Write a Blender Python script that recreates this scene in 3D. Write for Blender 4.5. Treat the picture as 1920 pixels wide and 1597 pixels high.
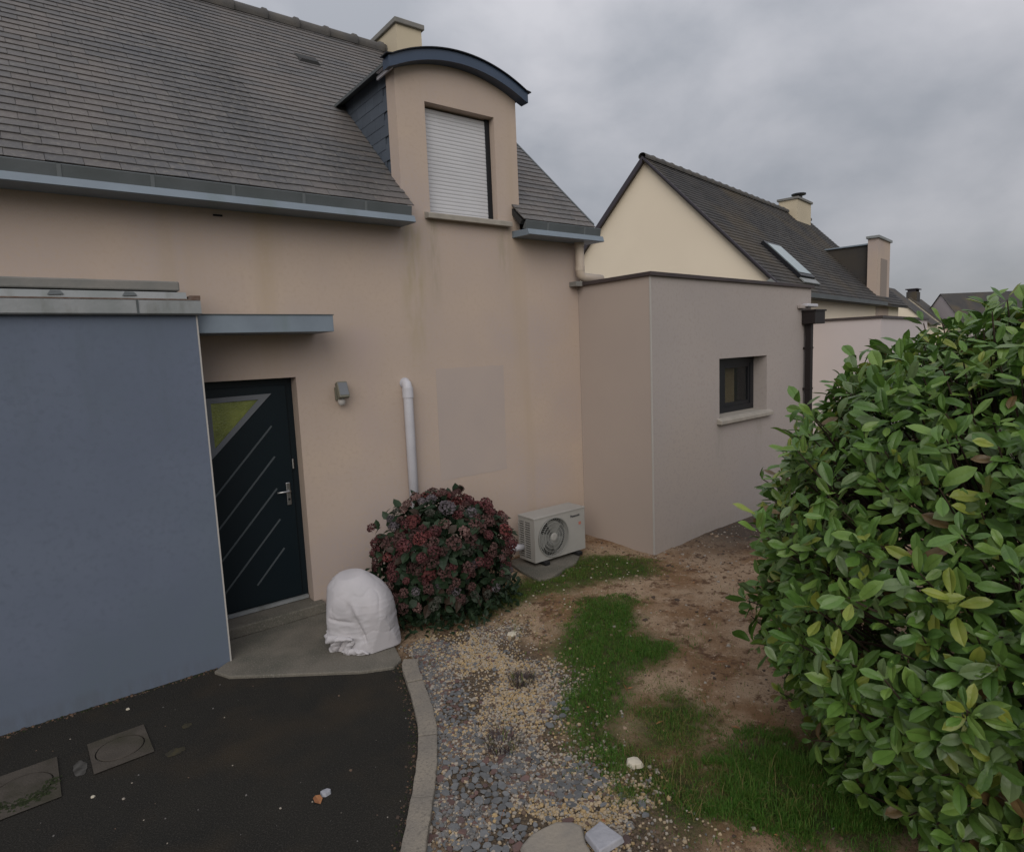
import bpy, math, random
from mathutils import Vector, Matrix, noise
random.seed(7)
R = random.random
U = random.uniform
sc = bpy.context.scene
for o in list(bpy.data.objects):
    bpy.data.objects.remove(o)
COL = sc.collection

# ------------------------------------------------------------------ camera
CAM_F, CAM_YAW, CAM_PIT, CAM_ROL = 1168.75 / 1920, .6502, .1183, -.0421
CAM_LOC = Vector((0, -5.6041, 2.3384))
fw = Vector((math.sin(CAM_YAW) * math.cos(CAM_PIT), math.cos(CAM_YAW) * math.cos(CAM_PIT), -math.sin(CAM_PIT)))
r0 = Vector((math.cos(CAM_YAW), -math.sin(CAM_YAW), 0))
u0 = r0.cross(fw)
cr = r0 * math.cos(CAM_ROL) + u0 * math.sin(CAM_ROL)
cu = u0 * math.cos(CAM_ROL) - r0 * math.sin(CAM_ROL)
cam = bpy.data.cameras.new('camera')
co = bpy.data.objects.new('camera', cam)
COL.objects.link(co)
co.matrix_world = Matrix(((cr.x, cu.x, -fw.x, CAM_LOC.x), (cr.y, cu.y, -fw.y, CAM_LOC.y),
                          (cr.z, cu.z, -fw.z, CAM_LOC.z), (0, 0, 0, 1)))
cam.sensor_fit = 'HORIZONTAL'
cam.sensor_width = 36
cam.lens = CAM_F * 36
cam.clip_start = .05
cam.clip_end = 2000
sc.camera = co


def in_view(p, m=.03):
    d = p - CAM_LOC
    z = d.dot(fw)
    if z < .1:
        return 0
    x = d.dot(cr) / z * CAM_F
    y = d.dot(cu) / z * CAM_F
    return z if abs(x) < .5 + m and abs(y) < .416 + m else 0


# ------------------------------------------------------------------ world, sun, exposure
SUN_DIR = Vector((-.56, -.64, .48)).normalized()      # towards the sun
w = bpy.data.worlds.new("World")
sc.world = w
w.use_nodes = True
nt = w.node_tree
nt.nodes.clear()


def wn(t, **k):
    n = nt.nodes.new(t)
    for a, b in k.items():
        setattr(n, a, b)
    return n


def wl(a, b):
    nt.links.new(a, b)


sky = wn('ShaderNodeTexSky', sky_type='NISHITA', sun_disc=False)
sky.sun_elevation = math.asin(SUN_DIR.z)
sky.sun_rotation = math.atan2(SUN_DIR.x, SUN_DIR.y)
bg1 = wn('ShaderNodeBackground')
bg1.inputs[1].default_value = .07
wl(sky.outputs[0], bg1.inputs[0])
tc = wn('ShaderNodeTexCoord')
mp = wn('ShaderNodeMapping')
mp.inputs['Scale'].default_value = (1.0, 1.0, 1.6)
mp.inputs['Location'].default_value = (1.3, .35, .6)
wl(tc.outputs['Generated'], mp.inputs[0])
n1 = wn('ShaderNodeTexNoise')
n1.inputs['Scale'].default_value = 3.1
n1.inputs['Detail'].default_value = 7
n1.inputs['Roughness'].default_value = .5
n1.inputs['Distortion'].default_value = .15
wl(mp.outputs[0], n1.inputs['Vector'])
rp = wn('ShaderNodeValToRGB')
e = rp.color_ramp.elements
e[0].position, e[0].color = .36, (.238, .248, .273, 1)
e[1].position, e[1].color = .60, (.362, .362, .385, 1)
wl(n1.outputs[0], rp.inputs[0])
sp = wn('ShaderNodeSeparateXYZ')
wl(tc.outputs['Generated'], sp.inputs[0])
cl = wn('ShaderNodeMath', operation='MAXIMUM')
cl.inputs[1].default_value = 0
wl(sp.outputs[2], cl.inputs[0])
gr = wn('ShaderNodeMath', operation='MULTIPLY_ADD')       # overcast sky: zenith about three times the horizon
gr.inputs[1].default_value = 1.9
gr.inputs[2].default_value = 1.0
wl(cl.outputs[0], gr.inputs[0])
mu = wn('ShaderNodeVectorMath', operation='SCALE')
wl(rp.outputs[0], mu.inputs[0])
wl(gr.outputs[0], mu.inputs['Scale'])
bg2 = wn('ShaderNodeBackground')
bg2.inputs[1].default_value = .80
wl(mu.outputs[0], bg2.inputs[0])
mx = wn('ShaderNodeMixShader')
mx.inputs[0].default_value = .93
wl(bg1.outputs[0], mx.inputs[1])
wl(bg2.outputs[0], mx.inputs[2])
wo = wn('ShaderNodeOutputWorld')
wl(mx.outputs[0], wo.inputs[0])

sun = bpy.data.lights.new('sun', 'SUN')
sun.energy = 1.2
sun.angle = math.radians(50)
sun.color = (1, .94, .86)
so = bpy.data.objects.new('sun', sun)
COL.objects.link(so)
so.rotation_euler = (-SUN_DIR).to_track_quat('-Z', 'Y').to_euler()
so.location = (-20, 8, 14)

vs = sc.view_settings
vs.view_transform = 'Standard'
vs.look = 'None'
vs.gamma = 1
vs.use_curve_mapping = False
vs.exposure = 0.3


# ------------------------------------------------------------------ helpers
class MB:
    def __init__(self):
        self.v, self.f, self.m = [], [], []

    def add(self, vs_, fs, m=0):
        b = len(self.v)
        self.v += [tuple(p) for p in vs_]
        self.f += [tuple(i + b for i in f) for f in fs]
        self.m += [m] * len(fs)

    def box(self, x0, x1, y0, y1, z0, z1, m=0, M=None):
        P = [Vector((x, y, z)) for z in (z0, z1) for y in (y0, y1) for x in (x0, x1)]
        if M is not None:
            P = [M @ p for p in P]
        self.add(P, [(0, 2, 3, 1), (4, 5, 7, 6), (0, 1, 5, 4), (2, 6, 7, 3), (0, 4, 6, 2), (1, 3, 7, 5)], m)

    def quad(self, a, b, c, d, m=0):
        self.add([a, b, c, d], [(0, 1, 2, 3)], m)

    def prism(self, poly, z0, z1, m=0, M=None):
        n = len(poly)
        P = [Vector((x, y, z0)) for x, y in poly] + [Vector((x, y, z1)) for x, y in poly]
        if M is not None:
            P = [M @ p for p in P]
        self.add(P, [tuple(range(n))[::-1], tuple(range(n, 2 * n))] +
                 [(i, (i + 1) % n, n + (i + 1) % n, n + i) for i in range(n)], m)

    def tube(self, pts, rad, n=12, m=0, cap=True, flat=1.0):
        pts = [Vector(p) for p in pts]
        rads = rad if isinstance(rad, (list, tuple)) else [rad] * len(pts)
        vs_, fs = [], []
        ref = None
        for i, p in enumerate(pts):
            t = (pts[min(i + 1, len(pts) - 1)] - pts[max(i - 1, 0)]).normalized()
            if ref is None:
                ref = Vector((0, 0, 1)) if abs(t.z) < .9 else Vector((1, 0, 0))
            a = (ref - t * ref.dot(t)).normalized()
            ref = a
            b = t.cross(a)
            for k in range(n):
                an = 2 * math.pi * k / n
                vs_.append(p + (a * math.cos(an) * flat + b * math.sin(an)) * rads[i])
        for i in range(len(pts) - 1):
            for k in range(n):
                fs.append((i * n + k, i * n + (k + 1) % n, (i + 1) * n + (k + 1) % n, (i + 1) * n + k))
        if cap:
            fs.append(tuple(range(n))[::-1])
            fs.append(tuple(range((len(pts) - 1) * n, len(pts) * n)))
        self.add(vs_, fs, m)

    def mesh(self, name, mats, smooth=False):
        me = bpy.data.meshes.new(name)
        me.from_pydata(self.v, [], self.f)
        for mt in (mats if isinstance(mats, (list, tuple)) else [mats]):
            me.materials.append(mt)
        me.polygons.foreach_set('material_index', self.m)
        if smooth:
            me.polygons.foreach_set('use_smooth', [True] * len(self.f))
        me.update()
        return me

    def build(self, name, mats, parent=None, smooth=False, bevel=0, loc=None, recalc=False):
        me = self.mesh(name, mats, smooth)
        if recalc:
            import bmesh
            bm = bmesh.new()
            bm.from_mesh(me)
            bmesh.ops.recalc_face_normals(bm, faces=bm.faces)
            bm.to_mesh(me)
            bm.free()
        o = link(name, me, parent)
        if loc is not None:
            o.location = loc
        if bevel:
            md = o.modifiers.new('bevel', 'BEVEL')
            md.width = bevel
            md.segments = 2
            md.limit_method = 'ANGLE'
            md.angle_limit = math.radians(40)
        return o


def link(name, me, parent=None, M=None):
    o = bpy.data.objects.new(name, me)
    COL.objects.link(o)
    if parent is not None:
        o.parent = parent
    if M is not None:
        o.matrix_local = M
    return o


def tag(o, label=None, cat=None, group=None, kind=None):
    if label:
        o['label'] = label
    if cat:
        o['category'] = cat
    if group:
        o['group'] = group
    if kind:
        o['kind'] = kind
    return o


def thing(name, label, cat, loc=(0, 0, 0), rz=0, group=None):
    o = bpy.data.objects.new(name, None)
    COL.objects.link(o)
    o.location = loc
    o.rotation_euler = (0, 0, rz)
    o.empty_display_size = .1
    return tag(o, label, cat, group)


def nz(x, y, z=0, s=1.0):
    return noise.noise(Vector((x * s, y * s, z * s)))


def inpoly(x, y, P):
    c = False
    j = len(P) - 1
    for i in range(len(P)):
        xi, yi = P[i]
        xj, yj = P[j]
        if (yi > y) != (yj > y) and x < (xj - xi) * (y - yi) / (yj - yi) + xi:
            c = not c
        j = i
    return c


def dpoly(x, y, P):          # signed distance, negative inside
    d = 1e9
    for i in range(len(P)):
        ax, ay = P[i]
        bx, by = P[(i + 1) % len(P)]
        vx, vy = bx - ax, by - ay
        t = max(0, min(1, ((x - ax) * vx + (y - ay) * vy) / (vx * vx + vy * vy + 1e-12)))
        d = min(d, math.hypot(x - ax - t * vx, y - ay - t * vy))
    return -d if inpoly(x, y, P) else d


# ------------------------------------------------------------------ materials
def mat(name, c1, c2=None, scale=3.0, rough=.8, bump=0.0, bscale=60.0, spec=.3, c3=None, s3=.6, metal=0.0,
        streak=None, rnd=0.0, trans=0.0, lo=.35, hi=.65, bdist=.01, fine=None):
    m = bpy.data.materials.new(name)
    m.use_nodes = True
    t = m.node_tree
    b = t.nodes['Principled BSDF']
    L = t.links.new
    b.inputs['Roughness'].default_value = rough
    b.inputs['Specular IOR Level'].default_value = spec
    b.inputs['Metallic'].default_value = metal
    geo = t.nodes.new('ShaderNodeNewGeometry')

    def noi(sc_, det=4, vec=None):
        n = t.nodes.new('ShaderNodeTexNoise')
        n.inputs['Scale'].default_value = sc_
        n.inputs['Detail'].default_value = det
        L(vec or geo.outputs['Position'], n.inputs['Vector'])
        return n.outputs[0]

    def ramp(src, a, z):
        r = t.nodes.new('ShaderNodeMapRange')
        r.inputs[1].default_value = a
        r.inputs[2].default_value = z
        L(src, r.inputs[0])
        return r.outputs[0]

    def mix(f, A, B):
        x = t.nodes.new('ShaderNodeMix')
        x.data_type = 'RGBA'
        if hasattr(f, 'is_output'):
            L(f, x.inputs[0])
        else:
            x.inputs[0].default_value = f
        for v, s in ((A, x.inputs[6]), (B, x.inputs[7])):
            if hasattr(v, 'is_output'):
                L(v, s)
            else:
                s.default_value = (*v, 1)
        return x.outputs[2]
    col = c1
    if c2:
        col = mix(ramp(noi(scale), lo, hi), c1, c2)
    if c3:
        col = mix(ramp(noi(s3, 5), .48, .72), col, c3)
    if streak:
        mpp = t.nodes.new('ShaderNodeMapping')
        mpp.inputs['Scale'].default_value = streak[1]
        L(geo.outputs['Position'], mpp.inputs[0])
        col = mix(ramp(noi(1.0, 4, mpp.outputs[0]), streak[2], streak[3]), col, streak[0])
    if fine:
        col = mix(ramp(noi(fine[1], 2), .5, .75), col, fine[0])
    if rnd:
        oi = t.nodes.new('ShaderNodeObjectInfo')
        hsv = t.nodes.new('ShaderNodeHueSaturation')
        L(ramp(oi.outputs['Random'], 0, 1), hsv.inputs['Value'])
        mr = hsv.inputs['Value'].links[0].from_node
        mr.inputs[3].default_value = 1 - rnd
        mr.inputs[4].default_value = 1 + rnd
        if hasattr(col, 'is_output'):
            L(col, hsv.inputs['Color'])
        else:
            hsv.inputs['Color'].default_value = (*col, 1)
        col = hsv.outputs[0]
    if hasattr(col, 'is_output'):
        L(col, b.inputs['Base Color'])
    else:
        b.inputs['Base Color'].default_value = (*col, 1)
    if bump:
        bp = t.nodes.new('ShaderNodeBump')
        bp.inputs['Strength'].default_value = bump
        bp.inputs['Distance'].default_value = bdist
        L(noi(bscale, 4), bp.inputs['Height'])
        L(bp.outputs[0], b.inputs['Normal'])
    if trans:
        tr = t.nodes.new('ShaderNodeBsdfTranslucent')
        if hasattr(col, 'is_output'):
            L(col, tr.inputs[0])
        else:
            tr.inputs[0].default_value = (*col, 1)
        ms = t.nodes.new('ShaderNodeMixShader')
        ms.inputs[0].default_value = trans
        L(b.outputs[0], ms.inputs[1])
        L(tr.outputs[0], ms.inputs[2])
        L(ms.outputs[0], t.nodes['Material Output'].inputs[0])
    return m


def add_stain(m, x0, wx, z0, z1, col, amount, ns=5.0):
    """a run of dirt with its own ragged outline, on plane y = const"""
    t = m.node_tree
    L = t.links.new
    b = t.nodes['Principled BSDF']
    src = b.inputs['Base Color'].links[0].from_socket
    geo = t.nodes.new('ShaderNodeNewGeometry')
    sp_ = t.nodes.new('ShaderNodeSeparateXYZ')
    L(geo.outputs['Position'], sp_.inputs[0])
    n = t.nodes.new('ShaderNodeTexNoise')
    n.inputs['Scale'].default_value = 1.0
    n.inputs['Detail'].default_value = 5
    mp_ = t.nodes.new('ShaderNodeMapping')
    mp_.inputs['Scale'].default_value = (ns * 2.2, 1, ns * .45)
    L(geo.outputs['Position'], mp_.inputs[0])
    L(mp_.outputs[0], n.inputs['Vector'])

    def mr(sock, a, c, lo=0.0, hi=1.0):
        r = t.nodes.new('ShaderNodeMapRange')
        r.interpolation_type = 'SMOOTHSTEP'
        r.inputs[1].default_value = a
        r.inputs[2].default_value = c
        r.inputs[3].default_value = lo
        r.inputs[4].default_value = hi
        L(sock, r.inputs[0])
        return r.outputs[0]

    def mul(a, c):
        q = t.nodes.new('ShaderNodeMath')
        q.operation = 'MULTIPLY'
        L(a, q.inputs[0])
        if hasattr(c, 'is_output'):
            L(c, q.inputs[1])
        else:
            q.inputs[1].default_value = c
        return q.outputs[0]
    f = mul(mr(sp_.outputs[0], x0 - wx, x0 - wx * .2), mr(sp_.outputs[0], x0 + wx * .2, x0 + wx, 1, 0))
    f = mul(f, mul(mr(sp_.outputs[2], z0, z0 + (z1 - z0) * .7), mr(sp_.outputs[2], z1 - .02, z1 + .05, 1, 0)))
    f = mul(f, mul(mr(n.outputs[0], .32, .66), amount))
    x = t.nodes.new('ShaderNodeMix')
    x.data_type = 'RGBA'
    L(f, x.inputs[0])
    L(src, x.inputs[6])
    x.inputs[7].default_value = (*col, 1)
    L(x.outputs[2], b.inputs['Base Color'])


def glass(name, tint=(.02, .022, .024), rough=.03, see=.35, alb=None):
    m = bpy.data.materials.new(name)
    m.use_nodes = True
    t = m.node_tree
    b = t.nodes['Principled BSDF']
    b.inputs['Base Color'].default_value = (*tint, 1)
    b.inputs['Roughness'].default_value = rough
    b.inputs['Specular IOR Level'].default_value = .8
    if see:
        tr = t.nodes.new('ShaderNodeBsdfTransparent')
        ms = t.nodes.new('ShaderNodeMixShader')
        ms.inputs[0].default_value = see
        t.links.new(b.outputs[0], ms.inputs[1])
        t.links.new(tr.outputs[0], ms.inputs[2])
        t.links.new(ms.outputs[0], t.nodes['Material Output'].inputs[0])
    return m


M_WALL = mat('beige_render', (.475, .380, .308), (.430, .350, .302), 1.1, .92, .35, 220, .15,
             c3=(.405, .338, .312), s3=.7, fine=((.435, .348, .285), 28), streak=((.40, .315, .22), (1.9, 1, .16), .60, .82), bdist=.004)
add_stain(M_WALL, 3.12, .20, 1.9, 3.62, (.36, .30, .20), .75)
add_stain(M_WALL, 3.36, .10, 2.6, 3.70, (.33, .285, .215), .7, 8)
add_stain(M_WALL, 4.25, .12, 2.9, 3.70, (.33, .285, .215), .6, 8)
add_stain(M_WALL, 2.55, .25, .9, 2.6, (.43, .345, .325), .45, 3)
add_stain(M_WALL, 4.75, .5, -.4, .22, (.36, .31, .25), .4, 12)
M_WALLN = mat('greige_render', (.362, .322, .302), (.337, .303, .290), .9, .92, .35, 240, .15, c3=(.37, .32, .285), s3=.5, fine=((.325, .288, .27), 28), bdist=.004)
add_stain(M_WALLN, 6.75, .16, .65, 1.36, (.30, .275, .25), .7, 8)
add_stain(M_WALLN, 7.75, .16, .55, 1.36, (.30, .275, .25), .7, 8)
add_stain(M_WALLN, 7.2, 2.6, -.4, .16, (.31, .275, .24), .5, 13)
M_PATCH = mat('greyer_render', (.415, .348, .312), (.395, .335, .306), 2.0, .92, .3, 220, .15, bdist=.004)
M_GREY = mat('blue_grey_render', (.130, .154, .205), (.116, .138, .188), 1.2, .9, .3, 240, .18, c3=(.112, .140, .172), s3=.8, fine=((.115, .137, .182), 26), bdist=.004)
add_stain(M_GREY, -.3, 2.0, -.5, .10, (.100, .112, .135), .45, 12)
for xs_, w_s in ((.72, .10), (.30, .08), (-.05, .12)):
    add_stain(M_GREY, xs_, w_s, 1.5, 2.66, (.105, .127, .158), .35, 9)
M_BEAD = mat('corner_bead_plastic', (.40, .38, .355), rough=.6)
M_ZINC = mat('blue_zinc', (.190, .230, .272), (.165, .20, .238), 4, .5, .1, 30, .4, streak=((.15, .19, .20), (5, 1, .3), .55, .8))
M_ZINCD = mat('dark_zinc', (.088, .098, .103), (.07, .08, .082), 3, .55, .12, 30, .4)
M_ZINCK = mat('clip_zinc', (.125, .137, .142), rough=.5)
M_ZINCG = mat('weathered_zinc', (.25, .26, .265), (.20, .215, .215), 5, .55, .2, 40, .35, streak=((.13, .135, .12), (6, 3, 2), .56, .75))
M_ZINCB = mat('brownish_zinc', (.20, .19, .175), (.16, .16, .15), 6, .7, .2, 40, .3)
M_RUST = mat('rusty_flashing', (.12, .075, .055), (.16, .13, .11), 20, .8)
M_FASC = mat('dark_blue_lacquer', (.040, .062, .105), (.034, .054, .092), 3, .32, 0, 30, .5)
M_SLT = [mat('slate_%s' % n_, a, b_, 1.3, .62, .25, 55, .32, c3=c_, s3=.6, streak=((.060, .058, .058), (2.6, .3, .3), .50, .78), rnd=.055, bdist=.006, fine=(f_, 26))
         for n_, a, b_, c_, f_ in (('brown', (.118, .104, .097), (.100, .091, .087), (.080, .080, .083), (.140, .130, .118)),
                                   ('grey', (.108, .099, .095), (.094, .089, .088), (.075, .076, .081), (.132, .124, .114)),
                                   ('dark', (.096, .090, .088), (.084, .081, .082), (.068, .070, .076), (.118, .112, .104)))]
M_CHEEK = mat('cheek_slate', (.078, .094, .118), (.064, .078, .100), 3, .5, .2, 50, .35, rnd=.10)
M_RIDGE = mat('ridge_tile_clay', (.070, .068, .068), (.095, .088, .08), 5, .75, .3, 40)
M_UNDER = mat('roof_underlay', (.03, .03, .03))
M_CONC = mat('concrete', (.150, .135, .112), (.115, .106, .088), 5, .9, .5, 45, .2, c3=(.080, .080, .066), s3=2.2, fine=((.19, .175, .15), 90))
M_SILL = mat('sill_stone', (.33, .30, .26), (.26, .24, .21), 8, .85, .2, 60)
M_SHUT = mat('shutter_white', (.53, .53, .55), (.50, .50, .52), 3, .5)
M_NAVY = mat('navy_door_paint', (.0048, .0108, .0150), rough=.42, spec=.3)
M_STEEL = mat('brushed_steel', (.45, .45, .45), rough=.35, metal=1)
M_TRIM = mat('grey_door_trim', (.16, .17, .185), rough=.45)
M_PANEG = mat('yellow_green_obscure_pane', (.26, .29, .070), (.14, .165, .045), 5, .25, .5, 60, .5)
M_GROOVE = mat('door_groove_metal', (.075, .088, .095), rough=.45)
M_WPVC = mat('white_pvc', (.52, .515, .55), (.48, .475, .51), 6, .45)
M_BPVC = mat('beige_pvc', (.50, .42, .34), (.44, .37, .30), 6, .5)
M_LAMP = mat('olive_grey_lamp', (.16, .155, .12), rough=.45)
M_LAMPL = mat('lamp_lens', (.42, .40, .38), rough=.3)
M_BROWN = mat('dark_brown_metal', (.016, .0125, .0125), rough=.5)
M_COPE = mat('brown_black_coping', (.045, .036, .038), (.06, .046, .044), 4, .5)
M_FRAME = mat('black_window_frame', (.012, .013, .016), rough=.4)
M_GLASS = glass('window_glass', see=.62)
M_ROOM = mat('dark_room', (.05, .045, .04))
M_CURT = mat('cream_blind', (.74, .64, .42), rough=.9)
M_ACW = mat('ac_white', (.335, .325, .305), (.31, .30, .28), 5, .55, 0, 1, .3)
M_ACG = mat('ac_grille', (.24, .24, .225), rough=.5)
M_ACD = mat('ac_dark_inside', (.018, .018, .018), rough=.6)
M_ACL = mat('ac_logo_ink', (.05, .05, .055), rough=.6)
M_RED = mat('red_label', (.42, .16, .12), rough=.6)
M_BLACK = mat('black_rubber', (.012, .012, .013), rough=.7)
M_SACK = mat('white_woven_plastic', (.44, .42, .435), (.41, .395, .41), 7, .62, .12, 160, .3, bdist=.003)
M_ASPH = mat('asphalt', (.0205, .0190, .0158), (.0150, .0145, .0130), 1.6, .93, 1.0, 110, .2, c3=(.034, .026, .017), s3=1.5,
             fine=((.044, .040, .034), 110), bdist=.009)
M_COVER = mat('cast_cover', (.074, .064, .053), (.058, .050, .042), 8, .9, .5, 90, .2, c3=(.042, .040, .026), s3=4)
M_MOSS = mat('moss', (.020, .028, .009), (.016, .021, .009), 30, .95)
M_KERB = mat('kerb_concrete', (.245, .215, .175), (.195, .175, .15), 5, .92, .5, 70, .2, fine=((.15, .135, .115), 60))
M_SOILF = mat('far_earth', (.10, .085, .055), (.055, .07, .03), .6, .95)
M_STONES = [mat('pebble_%s' % n_, a, b_, 14, .85) for n_, a, b_ in (
    ('cream', (.385, .30, .195), (.33, .26, .175)), ('ochre', (.37, .265, .135), (.31, .225, .12)),
    ('grey', (.165, .155, .145), (.125, .12, .115)), ('pale', (.33, .29, .24), (.27, .24, .205)), ('brown', (.15, .10, .07), (.11, .08, .06)))]
M_CHIP = mat('blue_grey_chip', (.140, .143, .146), (.108, .112, .116), 14, .7, .3, 60, .3, rnd=.28)
M_CHIPB = mat('rusty_chip', (.13, .075, .065), (.10, .07, .065), 14, .75, .3, 60, .3, rnd=.25)
M_FLAG = mat('flagstone', (.265, .235, .195), (.22, .20, .175), 9, .85, .4, 50, .2)
M_FLAGB = mat('pale_blue_flag', (.34, .34, .37), (.27, .275, .30), 9, .8, .4, 50, .2)
M_PALE = mat('pale_stone', (.55, .50, .40), (.45, .41, .33), 20, .85)
M_GRASS = [mat('grass_%s' % n_, c, rough=.6, spec=.2, trans=.25) for n_, c in (
    ('deep', (.050, .128, .018)), ('mid', (.078, .172, .024)), ('olive', (.112, .142, .032)), ('straw', (.20, .155, .065)))]
M_LEAF = [mat('laurel_%s' % n_, a, b_, 22, .38, .25, 60, .45, trans=.18) for n_, a, b_ in (
    ('deep', (.056, .120, .022), (.072, .145, .028)), ('mid', (.086, .172, .030), (.106, .196, .038)),
    ('light', (.125, .215, .040), (.150, .240, .050)), ('grey', (.115, .175, .066), (.135, .195, .078)),
    ('young', (.200, .255, .040), (.24, .275, .050)), ('bronze', (.120, .075, .030), (.16, .11, .045)))]
M_STEM = mat('twig_bark', (.055, .036, .026), (.04, .028, .02), 20, .9)
M_HLEAF = [mat('hydrangea_leaf_%s' % n_, a, rough=.55, spec=.3, trans=.15) for n_, a in (
    ('deep', (.014, .030, .014)), ('mid', (.020, .040, .018)), ('bronze', (.038, .026, .018)))]
M_HEAD = [mat('flower_%s' % n_, a, b_, 40, .85, rnd=.25, trans=.1) for n_, a, b_ in (
    ('crimson', (.076, .024, .028), (.098, .034, .034)), ('brown', (.068, .034, .032), (.090, .046, .042)),
    ('lilac', (.085, .072, .085), (.11, .095, .10)), ('pink', (.125, .072, .066), (.155, .09, .08)), ('green', (.048, .050, .040), (.062, .064, .05)),
    ('scarlet', (.105, .026, .028), (.125, .038, .034)))]
M_CREAM = mat('cream_render', (.74, .655, .525), (.71, .625, .50), .7, .92, .2, 150, .15)
M_CREAMY = mat('ochre_render', (.53, .46, .34), (.49, .425, .315), 1.5, .92)
M_PINK = mat('pinkish_render', (.52, .465, .465), (.50, .45, .45), .8, .92)
M_NROOF = mat('far_slate', (.060, .056, .052), (.048, .046, .046), 1.2, .75, .3, 20, .2, c3=(.085, .068, .046), s3=.5)
M_VERGE = mat('verge_board', (.045, .04, .05), rough=.6)
M_RECESS = mat('recess_shade_beige', (.25, .21, .185), rough=.8)  # shade of the dormer window recess put into a flat panel's colour
M_VGLASS = glass('skylight_glass', (.25, .32, .33), .08, 0)
M_DEAD = mat('dead_twig', (.045, .035, .038), (.07, .05, .05), 30, .9)
M_DRYLEAF = mat('dry_leaf', (.24, .10, .045), (.30, .14, .06), 30, .7)

# ------------------------------------------------------------------ ground
KIN = [(2.03, -1.44), (1.955, -1.56), (1.82, -1.95), (1.66, -2.33), (1.43, -2.70), (1.20, -3.02), (.80, -3.55), (.30, -4.15), (-.3, -4.8), (-1.4, -5.8), (-3, -7.0)]


def smooth(Pts, k=4):
    out = []
    for i in range(len(Pts) - 1):
        p0, p1, p2, p3 = (Vector(Pts[max(i - 1, 0)]), Vector(Pts[i]), Vector(Pts[i + 1]), Vector(Pts[min(i + 2, len(Pts) - 1)]))
        for j in range(k):
            f = j / k
            out.append(tuple(.5 * ((2 * p1) + (p2 - p0) * f + (2 * p0 - 5 * p1 + 4 * p2 - p3) * f * f + (3 * p1 - p0 - 3 * p2 + p3) * f ** 3)))
    return out + [tuple(Pts[-1])]


KIN = smooth(KIN)
KOUT = []
for i, p in enumerate(KIN):
    a, b = Vector(KIN[max(i - 1, 0)]), Vector(KIN[min(i + 1, len(KIN) - 1)])
    t_ = (b - a).normalized()
    KOUT.append((p[0] - t_.y * .118, p[1] + t_.x * .118))
DRIVE = [(-16, -.50), (.9, -.50), (.9, -.60), (2.03, -1.2)] + KIN + [(-3, -14), (-16, -14)]
g = MB()
g.box(-400, 400, -200, 600, -.5, -.09)
tag(g.build('ground', M_SOILF), kind='structure')
g = MB()
g.add([(x, y, 0) for x, y in DRIVE], [tuple(range(len(DRIVE)))[::-1]])
drv = tag(g.build('driveway', M_ASPH, recalc=True), kind='structure')
if drv.data.polygons[0].normal.z < 0:
    drv.data.flip_normals()

GRASS_A = [(3.88, -1.51), (4.24, -1.84), (3.68, -2.3), (3.8, -2.6), (3.63, -2.74), (3.26, -2.72), (2.96, -2.84), (2.68, -3.0), (2.42, -3.38),
           (2.24, -3.46), (2.23, -3.27), (2.4, -2.91), (2.62, -2.62), (3.06, -2.11), (3.45, -1.82)]
GRASS_B = [(2.9, -3.04), (3.23, -3.08), (3.18, -3.36), (2.86, -3.52), (2.61, -3.36)]
GRASS_C = [(3.23, -3.7), (3.43, -4.01), (3.3, -4.5), (2.87, -4.5), (2.59, -4.14), (2.39, -3.79), (2.71, -3.69)]
GRASS_D = [(3.68, -.66), (4.81, -.59), (5.1, -.9), (5.16, -1.19), (4.92, -1.54), (4.18, -1.24), (3.42, -1.16), (2.89, -1.22), (2.91, -1.01)]
GRASS_E = [(2.51, -3.21), (2.91, -3.56), (2.75, -3.83), (2.28, -3.88), (2.19, -3.51)]
GRAVEL = [(2.10, -1.45), (2.35, -1.2), (2.7, -1.28), (3.0, -1.54), (2.78, -2.08), (2.83, -2.34), (2.4, -2.91), (2.23, -3.27), (2.23, -3.55),
          (2.2, -4.2), (.7, -4.3), (1.3, -3.12), (1.55, -2.72), (1.84, -2.16)]


def gh(x, y):
    return .018 * nz(x, y, 3, 1.3) + .012 * nz(x, y, 1, 4) + .005 * nz(x, y, 5, 13) - .004


NX, NY = 230, 200
X0, X1, Y0, Y1 = -1.6, 10.5, -7.2, .2
gv, gf, gc = [], [], []
for j in range(NY + 1):
    for i in range(NX + 1):
        x = X0 + (X1 - X0) * i / NX
        y = Y0 + (Y1 - Y0) * j / NY
        dd_ = dpoly(x, y, DRIVE)
        gv.append((x, y, gh(x, y) - .05 * max(0, min(1, (.12 - dd_) / .06))))
        wob = .16 * nz(x, y, 7, 2.5) + .08 * nz(x, y, 2, 7)
        a = max(0, min(1, .5 - (dpoly(x, y, GRAVEL) + wob) * 5))
        dg = min(dpoly(x, y, P) for P in (GRASS_A, GRASS_B, GRASS_C, GRASS_D, GRASS_E))
        b = max(0, min(1, .5 - (dg + wob) * 4.5))
        c = max(0, min(1, (x - 5.3) * .8)) * max(0, min(1, (y + 2.0) * 2 + wob * 2))
        gc.append((a, b, c, 1))
for j in range(NY):
    for i in range(NX):
        x = X0 + (X1 - X0) * (i + .5) / NX
        y = Y0 + (Y1 - Y0) * (j + .5) / NY
        if dpoly(x, y, DRIVE) < -.03 or (x < 5.3 and y > .05) or (x > 5.45 and y > -.98):
            continue
        k = j * (NX + 1) + i
        gf.append((k, k + 1, k + NX + 2, k + NX + 1))
me = bpy.data.meshes.new('garden_soil')
me.from_pydata(gv, [], gf)
at = me.attributes.new('cover', 'FLOAT_COLOR', 'POINT')
at.data.foreach_set('color', [c for q in gc for c in q])
me.polygons.foreach_set('use_smooth', [True] * len(gf))
ms_ = bpy.data.materials.new('garden_earth')
ms_.use_nodes = True
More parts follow.
